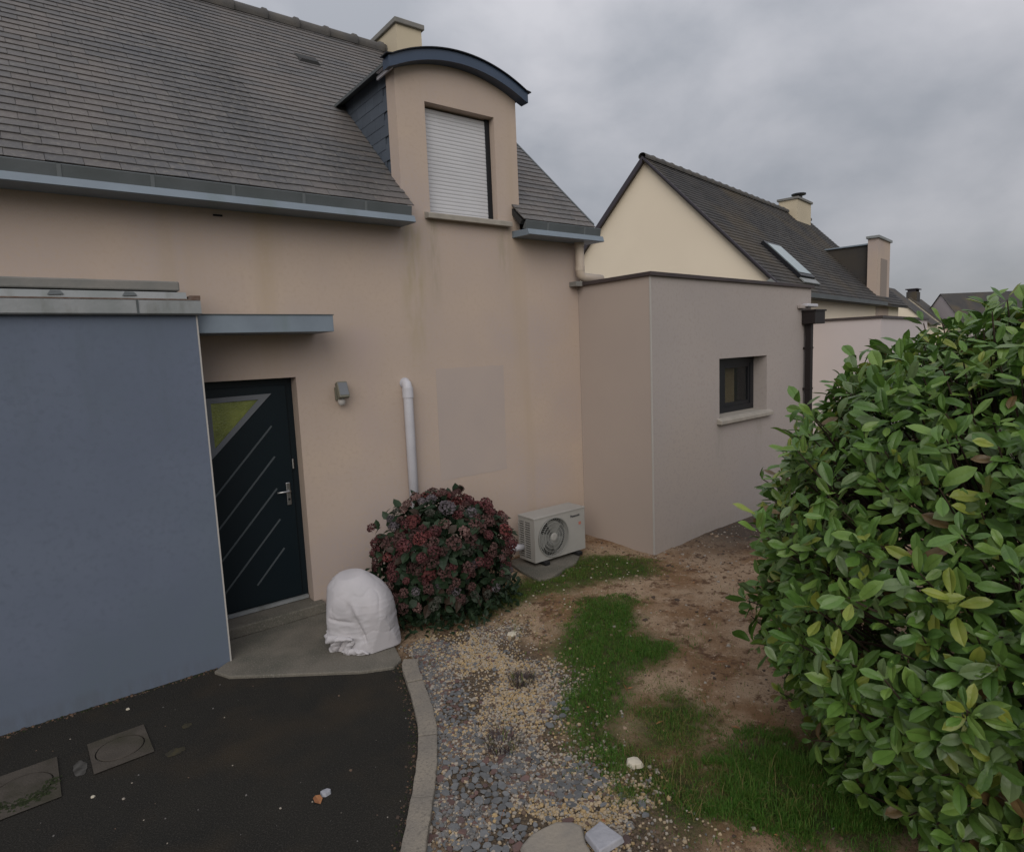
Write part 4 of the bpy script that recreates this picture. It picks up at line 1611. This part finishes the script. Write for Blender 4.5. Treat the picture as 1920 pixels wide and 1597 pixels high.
for x, y, s in cand[:290]:
    link('stone', random.choice(CHIPS), garden,
         Matrix.Translation((x, y, gh(x, y) + .007)) @ Matrix.Rotation(U(-.16, .16), 4, 'X') @ Matrix.Rotation(U(-.16, .16), 4, 'Y') @ Matrix.Rotation(U(0, 6.28), 4, 'Z') @ Matrix.Scale(s, 4))
b_ = MB()
for x, y, s in cand[290:]:
    stone_bm(s, .22, 6, random.choice((0, 0, 0, 1)), b_, Matrix.Translation((x, y, gh(x, y) + .006)) @ Matrix.Rotation(U(-.16, .16), 4, 'X') @ Matrix.Rotation(U(0, 6.28), 4, 'Z'))
tag(b_.build('small_chips', [M_CHIP, M_CHIPB], garden), kind='stuff')
# clods and crumbs on the bare soil
b_ = MB()
for k in range(5200):
    x, y = U(2.0, 7.2), U(-4.4, -.3)
    if dpoly(x, y, GRAVEL) < .05 or (y > -1.0 and x > 5.3) or not in_view(Vector((x, y, 0)), .02):
        continue
    if x < 5.2 and R() > .45 + nz(x, y, 31, 1.6):
        continue
    s = abs(random.gauss(0, .006)) + .004
    mi = random.choice((0, 1, 1, 2, 3)) if x < 5.2 else random.choice((1, 1, 2, 3))
    stone_bm(s, .6, 5, mi, b_, Matrix.Translation((x, y, gh(x, y) - .001)) @ Matrix.Rotation(U(0, 6.28), 4, 'Z'))
M_CLOD = [mat('clod_%s' % n_, a) for n_, a in (('pale', (.27, .20, .14)), ('brown', (.12, .075, .048)), ('dark', (.065, .045, .034)), ('stone', (.30, .27, .23)))]
tag(b_.build('soil_crumbs', M_CLOD, garden), kind='stuff')


b_ = MB()
for k in range(900):
    x, y = U(2.4, 7.0), U(-4.0, -.6)
    if dpoly(x, y, GRAVEL) < .05 or (y > -1.05 and x > 5.3) or not in_view(Vector((x, y, 0)), .02) or nz(x, y, 31, 1.3) < .02:
        continue
    s = abs(random.gauss(0, .010)) + .007
    stone_bm(s, .55, 6, random.choice((0, 1, 1, 2)), b_, Matrix.Translation((x, y, gh(x, y) - s * .2)) @ Matrix.Rotation(U(0, 6.28), 4, 'Z') @ Matrix.Rotation(U(-.4, .4), 4, 'X'))
tag(b_.build('clods', M_CLOD, garden), kind='stuff')
# crumbs of moss and dirt gathered along the edges of the asphalt
b_ = MB()
for k in range(900):
    if R() < .5:
        x, y = U(-.8, .95), -.515 - abs(random.gauss(0, .022))
    else:
        q = lerp2(KIN, U(0, 22))
        x, y = q[0] - abs(random.gauss(0, .03)), q[1] + abs(random.gauss(0, .012))
    if dpoly(x, y, DRIVE) > -.004:
        continue
    s = abs(random.gauss(0, .004)) + .002
    stone_bm(s, .6, 5, random.choice((0, 0, 1, 2)), b_, Matrix.Translation((x, y, 0)) @ Matrix.Rotation(U(0, 6.28), 4, 'Z'))
tag(b_.build('edge_dirt', [M_MOSS, M_CLOD[2], M_CLOD[1]], drv), kind='stuff')
# scattered dead leaves and twigs
b_ = MB()
for k in range(230):
    x, y = U(1.6, 6.6), U(-4.3, -.5)
    if dpoly(x, y, DRIVE) < .15 or (y > -1.1 and x > 5.2) or not in_view(Vector((x, y, 0)), .02):
        continue
    z = gh(x, y) + .006
    an = U(0, 6.28)
    ln_, wd_ = U(.012, .032), U(.004, .011)
    if R() < .3:
        ln_, wd_ = U(.04, .09), .002
    c_, s_ = math.cos(an), math.sin(an)
    b_.add([(x + c_ * ln_, y + s_ * ln_, z + U(0, .008)), (x - s_ * wd_, y + c_ * wd_, z + U(0, .01)), (x - c_ * ln_, y - s_ * ln_, z), (x + s_ * wd_, y - c_ * wd_, z + U(0, .006))],
           [(0, 1, 2), (0, 2, 3)], random.choice((0, 1)))
tag(b_.build('leaf_litter', [M_DRYLEAF, M_STEM], garden), kind='stuff')


# ------------------------------------------------------------------ grass
def blade(mb, x, y, z, h, lean, az, wd, m):
    dx, dy = math.cos(az), math.sin(az)
    px, py = -dy * wd, dx * wd
    p1 = (x + dx * lean * h * .35, y + dy * lean * h * .35, z + h * .55)
    p2 = (x + dx * lean * h, y + dy * lean * h, z + h * (1 - .35 * lean))
    mb.add([(x - px, y - py, z), (x + px, y + py, z), (p1[0] + px * .8, p1[1] + py * .8, p1[2]), (p1[0] - px * .8, p1[1] - py * .8, p1[2]), p2],
           [(0, 1, 2, 3), (3, 2, 4)], m)


b_ = MB()


def sow(poly, n, hmin, hmax, soft, pal, clump=.0, sharp=12):
    xs_ = [p[0] for p in poly]
    ys_ = [p[1] for p in poly]
    for _ in range(n):
        x, y = U(min(xs_) - .2, max(xs_) + .2), U(min(ys_) - .2, max(ys_) + .2)
        d = dpoly(x, y, poly) + soft * (nz(x, y, 5, 3.5) + .9 * nz(x, y, 8, 9) + .5 * nz(x, y, 3, 22))
        if nz(x, y, 44, 10) > .30 and R() < .8:
            continue
        if d > 0 and R() > math.exp(-d * sharp):
            continue
        if clump and nz(x, y, 14, 6) < clump and R() < .8:
            continue
        if y > -.06 or dpoly(x, y, DRIVE) < .12:
            continue
        edge = max(.45, min(1, .6 - d * 4)) * (.9 + .6 * nz(x, y, 17, 5))
        blade(b_, x, y, gh(x, y) - .003, U(hmin, hmax) * edge, abs(random.gauss(.55, .4)), U(0, 6.28), U(.0012, .0022), random.choice(pal))


sow(GRASS_A, 90000, .024, .058, .09, (0, 0, 1, 1, 2), sharp=18)
sow(GRASS_B, 15000, .02, .05, .12, (0, 1, 2, 2, 3))
sow(GRASS_C, 60000, .03, .085, .10, (0, 0, 1, 1, 2), clump=-.08)
sow(GRASS_D, 34000, .015, .045, .12, (0, 1, 2, 2, 2))
sow(GRASS_E, 7000, .02, .06, .14, (1, 2, 2, 3, 3))
for _ in range(2600):      # stray blades over soil and gravel edge
    x, y = U(2.1, 5.2), U(-4.3, -.9)
    if nz(x, y, 40, 1.7) < .05:
        continue
    blade(b_, x, y, gh(x, y) - .002, U(.015, .05), abs(random.gauss(.5, .4)), U(0, 6.28), .002, random.choice((2, 3, 3, 1)))
for _ in range(160):       # long dry stalks
    x, y = random.choice(((2.35, -3.7), (2.9, -4.1), (2.55, -3.1), (3.0, -1.75), (2.6, -3.9)))
    x += random.gauss(0, .15)
    y += random.gauss(0, .12)
    blade(b_, x, y, gh(x, y), U(.08, .19), U(.5, 1.3), U(0, 6.28), .0013, 3 if R() < .7 else 2)
tag(b_.build('grass', M_GRASS), kind='stuff')

# small daisies / white litter specks by the grass near the unit
b_ = MB()
for k in range(24):
    x, y = U(3.5, 5.0), U(-1.6, -.95)
    stone_bm(U(.006, .013), .4, 5, 0, b_, Matrix.Translation((x, y, gh(x, y) + .012)))
tag(b_.build('fallen_petals', M_PALE), kind='stuff')

for (x, y, n, rad, lb) in ((2.53, -2.27, 240, .085, 'round dead dark tuft in the gravel beside the grass strip'),
                           (2.0, -2.74, 210, .105, 'ragged dead dark tuft in the middle of the cream gravel')):
    b_ = MB()
    for k in range(n):
        an, q = U(0, 6.28), rad * math.sqrt(R())
        blade(b_, q * math.cos(an), q * math.sin(an), 0, U(.04, .085), U(.2, 1.2), an + U(-.8, .8), .0022, 0 if R() < .85 else 1)
    tag(b_.build('dead_tuft', [M_DEAD, M_GRASS[2]], loc=(x, y, gh(x, y))), lb, 'plant', 'dead tufts in the gravel')

# ------------------------------------------------------------------ white sack over something by the door
sk = thing('white_sack', 'crumpled white woven plastic sack standing by the front door', 'sack', (1.935, -.945, .024))
wv = Vector((.717, -.697, 0))
dv = Vector((.697, .717, 0))
b_ = MB()
random.seed(23)
CUTS = []
for k in range(40):
    cn = Vector((U(-1, 1), U(-1, 1), U(-.25, .9))).normalized()
    CUTS.append((cn, U(.91, .985) + max(0, cn.z - .35) * .30))
NT, NZ = 170, 90
H_ = .625
vs_ = []
for j in range(NZ + 1):
    tt = j / NZ
    zt = H_ * (1 - (1 - tt) ** 1.25)
    u = zt / H_
    base = 1.03 - .06 * min(1, u / .3)
    nexp = 3.4 - 1.3 * u
    for k in range(NT):
        an = 2 * math.pi * k / NT
        ca, sa = math.cos(an), math.sin(an)
        ex = 2 / nexp
        us = .50 - .17 * ca
        pr = base if u < us else base * max(0, 1 - ((u - us) / (1 - us)) ** 2.0) ** .56
        X = .285 * math.copysign(abs(ca) ** ex, ca) * pr
        Y = .225 * math.copysign(abs(sa) ** ex, sa) * pr
        X -= .035 * u * u
        # folds: ridged noise, stronger low down, plus one diagonal crease on the front
        cl_ = an * .25
        r1 = max(0, 1 - 3.2 * abs(nz(X * 1.6, Y * 1.6, zt * .75, 5))) ** 3
        r2 = max(0, 1 - 3.0 * abs(nz(X + 3, Y, zt * 1.3 + .4 * X, 11))) ** 3
        r3 = max(0, 1 - 3.0 * abs(nz(X * .6 + 9, Y * .6, zt * 2.0, 9))) ** 3
        dsp = .026 * nz(X, Y, zt, 3.2) - .006 * r1 * (1.1 - .6 * u) - .0015 * r2 + .006 * r3 * (1 - u)
        if Y < 0:
            lx = X - (-.03 + (.40 - zt) * .42)
            if .05 < zt < .44:
                f = math.exp(-(lx / .016) ** 2) * min(1, (zt - .05) / .08) * min(1, (.44 - zt) / .08)
                dsp -= .030 * f
                dsp += .016 * math.exp(-((lx - .04) / .03) ** 2) * min(1, (.44 - zt) / .1)
            f2 = math.exp(-((zt - .27 + .12 * (X + .1)) / .012) ** 2) * (1 if -.2 < X < -.02 else 0)
            dsp -= .012 * f2
            if X > .05:
                dsp -= .008 * math.exp(-((zt - .17 + .02 * math.sin(X * 30)) / .008) ** 2)
            if zt < .13 and X < -.0:
                dsp -= .055 * min(1, (.13 - zt) / .03) * min(1, -X / .06)
        nrm = Vector((ca, sa, .25 * u)).normalized()
        lp = Vector((X + nrm.x * dsp, Y + nrm.y * dsp, zt + nrm.z * dsp))
        for cn, cd in CUTS:          # stiff cloth: pulled flat between its folds
            sup = (abs(cn.x * .275) ** 1.6 + abs(cn.y * .215) ** 1.6) ** (1 / 1.6) + (cn.z * H_ * .80 if cn.z > 0 else cn.z * .16)
            ex_ = lp.dot(cn) - sup * cd
            if ex_ > 0:
                lp = lp - cn * ex_ * .75
        lp.z = max(lp.z, 0)
        p = wv * lp.x + dv * lp.y + Vector((0, 0, lp.z))
        vs_.append(p)
fs = [(j * NT + k, j * NT + (k + 1) % NT, (j + 1) * NT + (k + 1) % NT, (j + 1) * NT + k) for j in range(NZ) for k in range(NT)]
b_.add(vs_, fs)
b_.build('bag', M_SACK, sk, smooth=True)


def crumple(name, pts, rads, flat=.6):
    b_ = MB()
    pts2 = []
    n = 26
    P_ = [Vector(p) for p in pts]
    rr = []
    for i in range(n + 1):
        s = i / n * (len(P_) - 1)
        k = min(int(s), len(P_) - 2)
        f = s - k
        f = f * f * (3 - 2 * f)
        pts2.append(P_[k].lerp(P_[k + 1], f))
        rr.append(rads[k] * (1 - f) + rads[k + 1] * f)
    b_.tube([wv * p.x * .93 + dv * p.y * .90 + Vector((0, 0, p.z * .9)) for p in pts2], rr, 14, flat=flat)
    b_.v = [tuple(Vector(v) + Vector((nz(*v, 24), nz(v[1], v[2], v[0], 24), nz(v[2], v[0], v[1], 24))) * .02) for v in b_.v]
    b_.build(name, M_SACK, sk, smooth=True)


crumple('rolled_hem', [(-.285, -.10, .16), (-.24, -.20, .125), (-.13, -.235, .15), (-.02, -.24, .15)], [.020, .040, .032, .012], .8)
crumple('loose_fold', [(-.21, -.15, .0), (-.19, -.185, .06), (-.15, -.20, .11), (-.12, -.2, .15)], [.05, .045, .03, .01], .7)
crumple('loose_fold', [(-.10, -.19, .005), (-.07, -.205, .05), (-.03, -.215, .09), (-.02, -.22, .14)], [.045, .04, .03, .01], .5)
crumple('loose_fold', [(-.12, -.215, .02), (.02, -.235, .028), (.12, -.235, .02)], [.02, .026, .01], 1.0)

# ------------------------------------------------------------------ hydrangea
random.seed(11)
HC = Vector((2.83, -.72, .53))
HR = Vector((.615, .54, .535))
hyd = thing('hydrangea', 'hydrangea bush with faded crimson and brown flower heads against the beige wall', 'shrub', (HC.x, HC.y, 0))


def leafv(length, width, fold=.25, droop=.25, n=4, tipw=0.0):
    V, F = [], []
    for i in range(n + 1):
        s = i / n
        wd = width * (math.sin(math.pi * (s ** .85)) ** .75 if 0 < s < 1 else 0.04)
        y = length * s
        z = -droop * length * s * s
        V += [(-wd, y, z + fold * wd), (0, y, z), (wd, y, z + fold * wd)]
    for i in range(n):
        a = 3 * i
        F += [(a, a + 1, a + 4, a + 3), (a + 1, a + 2, a + 5, a + 4)]
    return V, F


def frame(pos, direction, normal):
    y = direction.normalized()
    z = (normal - y * normal.dot(y))
    z = z.normalized() if z.length > 1e-4 else Vector((0, 0, 1))
    x = y.cross(z)
    return Matrix(((x.x, y.x, z.x, pos.x), (x.y, y.y, z.y, pos.y), (x.z, y.z, z.z, pos.z), (0, 0, 0, 1)))


def rdir():
    while True:
        v = Vector((U(-1, 1), U(-1, 1), U(-1, 1)))
        if .05 < v.length < 1:
            return v.normalized()


def hsurf(v, k=1.0):
    bump = 1 + .20 * nz(v.x, v.y, v.z, 2.4) + .10 * nz(v.x, v.y, v.z, 6)
    q = (abs(v.x) ** 2.7 + abs(v.y) ** 2.7 + abs(v.z) ** 2.7) ** (1 / 2.7)
    v = v / q * .955
    p = Vector((v.x * HR.x, v.y * HR.y, v.z * HR.z)) * k * bump
    if p.z < -.1:
        fl_ = 1 + .10 * min(1, (-.1 - p.z) / .4)
        p.x *= fl_
        p.y *= fl_
    return HC + p


b_ = MB()
for k in range(2600):
    v = rdir()
    if v.y > .55:
        continue
    p = hsurf(v, U(.62, .99))
    if p.z < .02:
        p.z = U(.02, .12)
    p.y = min(p.y, -.06)
    nrm = v.copy()
    d = (nrm * .5 + rdir() * .8 + Vector((0, 0, -.25)))
    V, F = leafv(U(.075, .13), U(.026, .042), .2, U(.1, .4), 3)
    M_ = frame(p, d, nrm + Vector((0, 0, .5)) + rdir() * .3)
    b_.add([M_ @ Vector(q) - Vector((HC.x, HC.y, 0)) for q in V], F, random.choice((0, 0, 0, 1, 1, 2)))
for k in range(500):       # low dark growth at the foot
    an = U(-3.0, .1)
    q = U(.40, .74)
    p = Vector((HC.x + q * math.cos(an), HC.y + q * .85 * math.sin(an), U(.01, .16)))
    V, F = leafv(U(.05, .10), U(.012, .024), .2, .3, 3)
    M_ = frame(p, rdir() + Vector((0, 0, .5)), rdir() + Vector((0, 0, 1)))
    b_.add([M_ @ Vector(q_) - Vector((HC.x, HC.y, 0)) for q_ in V], F, random.choice((0, 0, 1)))
tag(b_.build('leaves', M_HLEAF, hyd), kind='stuff')
HEADS = []
for mi, m_ in enumerate(M_HEAD):
    for rep in range(2):
        q = MB()
        N_ = 58
        for k in range(N_):
            z = 1 - 1.65 * (k + .5) / N_
            an = k * 2.39996
            rr = math.sqrt(max(0, 1 - z * z))
            v = Vector((rr * math.cos(an), rr * math.sin(an), z))
            p = v * U(.85, 1.06)
            M_ = frame(p, rdir(), v + rdir() * .45)
            s = U(.22, .33)
            q.add([M_ @ Vector(c) for c in ((s, 0, .06), (0, s, 0.0), (-s, 0, .06), (0, -s, 0), (0, 0, -.02))], [(4, 0, 1), (4, 1, 2), (4, 2, 3), (4, 3, 0)])
        HEADS.append((mi, q.mesh('flower_head', m_)))
placed = []
tries = 0
while len(placed) < 180 and tries < 9000:
    tries += 1
    v = rdir()
    if v.y > .25 or v.z < -.62:
        continue
    p = hsurf(v, U(.97, 1.05))
    if p.y > -.12 or p.z < .22:
        continue
    s = random.choice((U(.030, .046), U(.042, .068))) if v.z > -.1 else U(.022, .045)
    if any((p - a).length < .78 * (s + c) for a, c in placed):
        continue
    # bare leafy gap near the top left
    if nz(v.x, v.y, v.z + 3, 2.3) > .28 and R() < .8:
        continue
    placed.append((p, s))
    red = nz(p.x, p.y, p.z, 2.6)
    if p.z > .45:
        pool = (0, 0, 0, 1, 1, 5, 5, 0, 1) if red > -.05 else (0, 1, 2, 4, 1, 3)
    else:
        pool = (1, 2, 3, 4, 1, 1, 0, 4)
    want = random.choice(pool)
    me_ = random.choice([h for i, h in HEADS if i == want])
    nrm = (v + Vector((0, 0, .6))).normalized()
    M_ = Matrix.Translation(p - Vector((HC.x, HC.y, 0))) @ nrm.to_track_quat('Z', 'Y').to_matrix().to_4x4() @ Matrix.Rotation(U(0, 6.28), 4, 'Z') @ Matrix.Diagonal((s, s, s * .82, 1))
    link('flower_head', me_, hyd, M_)
b_ = MB()
for k in range(26):
    an = U(0, 6.28)
    v = rdir()
    v.z = abs(v.z) + .3
    p = hsurf(v.normalized(), .8) - Vector((HC.x, HC.y, 0))
    p.y = min(p.y, -.06 - HC.y)
    b_.tube([(.12 * math.cos(an), .12 * math.sin(an), 0), tuple(p * .5), tuple(p)], [.008, .006, .004], 5)
b_.build('stems', M_STEM, hyd)

# ------------------------------------------------------------------ red-leaved shrub by the far downpipe
rp0 = extp(4.10, -.42, 0)
rsh = thing('red_leaved_shrub', 'thin shrub with dull red leaves in front of the dark downpipe', 'shrub', rp0)
b_ = MB()
for q in ((0, 0, 1.75), (.12, -.1, 1.6), (-.1, .03, 1.5)):
    b_.tube([(q[0] * .1, q[1] * .1, 0), (q[0] * .5, q[1] * .5, .9), q], [.012, .009, .004], 6)
b_.build('stem', M_STEM, rsh)
M_RLEAF = mat('red_leaf', (.13, .052, .050), (.17, .085, .075), 12, .5, trans=.2)
V, F = leafv(.17, .032, .25, .3, 4)
q_ = MB()
q_.add(V, F)
RLM = q_.mesh('leaf', M_RLEAF)
for k in range(26):
    q = random.choice(((0, 0, 1.75), (.12, -.1, 1.6), (-.1, .03, 1.5)))
    f = U(.6, 1.0)
    link('leaf', RLM, rsh, frame(Vector((q[0] * f, q[1] * f, q[2] * f + .02)), rdir() + Vector((0, 0, .3)), rdir() + Vector((0, 0, 1))))

# ------------------------------------------------------------------ laurel hedge at the right
hedge = thing('laurel_hedge', 'tall glossy green laurel hedge filling the right side', 'hedge', (4.04, -4.86, 0))
HA, HB = Vector((4.04, -4.86)), Vector((7.4, -6.0))
PROF = [(0, 1.03), (.25, 1.22), (.6, 1.35), (1.0, 1.415), (1.4, 1.38), (1.8, 1.24), (2.05, 1.03), (2.2, .84), (2.32, .58), (2.42, .14)]


def rad(z):
    for (a, ra), (c, rc) in zip(PROF[:-1], PROF[1:]):
        if z <= c:
            return ra + (rc - ra) * (z - a) / (c - a)
    return .05


def hedge_pt(s, an, z):
    """s along the spine 0..1 (only sides), an = angle around the near end cap"""
    ax = (HB - HA).normalized()
    pr = Vector((-ax.y, ax.x))
    r = rad(z)
    if s <= 0:
        n2 = Vector((math.cos(an), math.sin(an)))
        c = HA
    else:
        n2 = pr * (1 if an > 0 else -1)
        c = HA.lerp(HB, s)
    bmp = 1 + .11 * nz(c.x + n2.x, c.y + n2.y, z, 1.5) + .09 * nz(c.x + n2.x, c.y + n2.y, z, 4)
    p = c + n2 * r * bmp
    return Vector((p.x, p.y, z)), n2, r


LV = []
shoots = []
axang = math.atan2(HB.y - HA.y, HB.x - HA.x)
for k in range(3300):
    z = 2.4 * (1 - (1 - R()) ** 1.35) if R() < .62 else U(0.03, 2.4)
    if R() < .66:
        an = axang + math.pi / 2 + U(0, math.pi)
        p, n2, r = hedge_pt(0, an, z)
        if R() < .28 and z > 1.9:
            q = math.sqrt(R())
            p = Vector((HA.x + (p.x - HA.x) * q, HA.y + (p.y - HA.y) * q, 2.36 - .55 * q ** 3 + U(-.05, .05)))
    else:
        s = R() ** 1.5
        p, n2, r = hedge_pt(max(s, .001), 1 if R() < .8 else -1, z)
        if R() < .4 and z > 1.6:
            q = U(-.8, 1)
            c = HA.lerp(HB, s)
            pr = Vector((-math.sin(axang), math.cos(axang)))
            p = Vector((c.x + pr.x * q, c.y + pr.y * q, 2.43 - .35 * abs(q) ** 3 + .08 * nz(c.x, q, 0, 2)))
            n2 = pr * q
    # outward normal incl. vertical component
    if z < 2.34:
        drdz = (rad(z + .05) - rad(max(0, z - .05))) / .1
    else:
        drdz = -3
    nrm = Vector((n2.x, n2.y, -drdz * .8)).normalized()
    if nz(p.x * 1.0, p.y, p.z, 3.4) < -.36 and R() < .6:
        continue
    dep = abs(random.gauss(0, .09)) if R() < .8 else U(.1, .42)
    if R() < .05:
        dep = -U(.04, .10)
    p = p - nrm * (dep - .03)
    if p.z < .03:
        p.z = U(.03, .1)
    shoots.append((p, nrm, dep))
for p, nrm, dep in shoots:
    axis = (nrm * .75 + Vector((0, 0, .75)) + rdir() * .45).normalized()
    nl = random.choice((4, 5, 5, 6, 7))
    a0 = U(0, 6.28)
    t1 = axis.orthogonal().normalized()
    t2 = axis.cross(t1)
    young = R() < .05
    for i in range(nl):
        an = a0 + i * 2.39996 + U(-.3, .3)
        out = (t1 * math.cos(an) + t2 * math.sin(an))
        pitch = math.radians(U(42, 88)) if i > 1 else math.radians(U(20, 50))
        d = axis * math.cos(pitch) + out * math.sin(pitch)
        d = (d + Vector((0, 0, -.22)) * (i / nl)).normalized()
        nr_ = (axis * 1.0 + nrm * .35 - out * .3 + rdir() * .55)
        base = p - axis * (.016 * i) + d * .018
        ln = random.choice((U(.05, .08), U(.078, .11), U(.09, .128))) * (.85 if young else 1)
        LV.append((base, d, nr_, ln, dep, young))
NVAR = 10
LM = {}
SH = [(U(.205, .265), U(.28, .62), U(.05, .45)) for _ in range(NVAR)]


def lshape(k):
    wd, fo, dr = SH[k]
    V, F = [], []
    n = 6
    for i in range(n + 1):
        s = i / n
        w_ = wd * (max(0.02, math.sin(math.pi * min(1, s ** 1.34 * .985 + .015))) ** .56)
        if i == n:
            w_ = .012
        z = -dr * s * s + .03 * math.sin(s * 6 + k)
        e_ = fo * w_ * .9
        V += [(-w_, s, z + e_ - .35 * fo * w_ * w_ / wd), (-w_ * .5, s, z + e_ * .62), (0, s, z), (0, s, z),
              (w_ * .5, s, z + e_ * .62), (w_, s, z + e_ - .35 * fo * w_ * w_ / wd + .015 * math.sin(s * 9 + k))]
    for i in range(n):
        a = 6 * i
        for c in (0, 1, 3, 4):
            F += [(a + c, a + c + 1, a + c + 7, a + c + 6)]
    V += [(-.008, 0, .004), (.008, 0, .004), (.006, -.16, -.02), (-.006, -.16, -.02)]
    q = len(V) - 4
    F += [(q, q + 3, q + 2, q + 1)]
    return V, F


LSH = [lshape(k) for k in range(NVAR)]


def lmat_idx(young, dep):
    if young:
        return random.choice((4, 4, 2, 2, 4, 5))
    return random.choices((0, 1, 2, 3, 4, 5), (24, 36, 22, 12, 5, 1.5))[0]


order = sorted(range(len(LV)), key=lambda i: ((LV[i][0] - CAM_LOC).length + (LV[i][4] * 8)) if in_view(LV[i][0], -.005) else 1e3)
big = set(order[:296])
b_ = MB()
for i, (base, d, nr_, ln, dep, young) in enumerate(LV):
    k = random.randrange(NVAR)
    M_ = frame(base - Vector((4.04, -4.86, 0)), d, nr_) @ Matrix.Scale(ln, 4)
    mi = lmat_idx(young, dep)
    if i in big:
        if (k, mi) not in LM:
            q = MB()
            q.add(*LSH[k])
            LM[(k, mi)] = q.mesh('leaf', M_LEAF[mi], True)
        link('leaf', LM[(k, mi)], hedge, M_)
    else:
        V, F = LSH[k]
        b_.add([M_ @ Vector(v) for v in V], F, mi)
tag(b_.build('foliage', M_LEAF, hedge, smooth=True), kind='stuff')
b_ = MB()
for p, nrm, dep in shoots[::2]:
    q = p - Vector((4.04, -4.86, 0))
    inner = q - nrm * U(.25, .5) - Vector((0, 0, U(.1, .3)))
    b_.tube([tuple(inner), tuple((q + inner) / 2 + rdir() * .02), tuple(q)], [.007, .005, .003], 5)
for k in range(34):
    c = HA.lerp(HB, max(0, U(-.3, 1))) - HA
    an = U(0, 6.28)
    top_ = Vector((c.x + U(-.9, .9), c.y + U(-.9, .9), U(1.5, 2.2)))
    mid = Vector((c.x + .3 * math.cos(an), c.y + .3 * math.sin(an), .7))
    b_.tube([(c.x + .15 * math.cos(an), c.y + .15 * math.sin(an), 0), tuple(mid), tuple(top_)], [.03, .022, .01], 6)
b_.build('branches', M_STEM, hedge)
b_ = MB()       # leaf litter and old wood filling the heart of the hedge
for k in range(3600):
    z = U(.02, 2.2)
    s = U(-.35, 1)
    rr = rad(z) * U(.15, .78)
    if s <= 0:
        an = U(0, 6.28)
        p = Vector((HA.x + rr * math.cos(an), HA.y + rr * math.sin(an), z))
    else:
        c = HA.lerp(HB, s)
        p = Vector((c.x - math.sin(axang) * rr * random.choice((-1, 1)), c.y + math.cos(axang) * rr * random.choice((-1, 1)), z))
    M_ = frame(p - Vector((4.04, -4.86, 0)), rdir(), rdir()) @ Matrix.Scale(U(.10, .15), 4)
    V, F = LSH[k % NVAR]
    b_.add([M_ @ Vector(v) for v in V[:42]], F[:24], random.choice((0, 0, 1)))
tag(b_.build('inner_leaves', M_LEAF, hedge, smooth=True), kind='stuff')
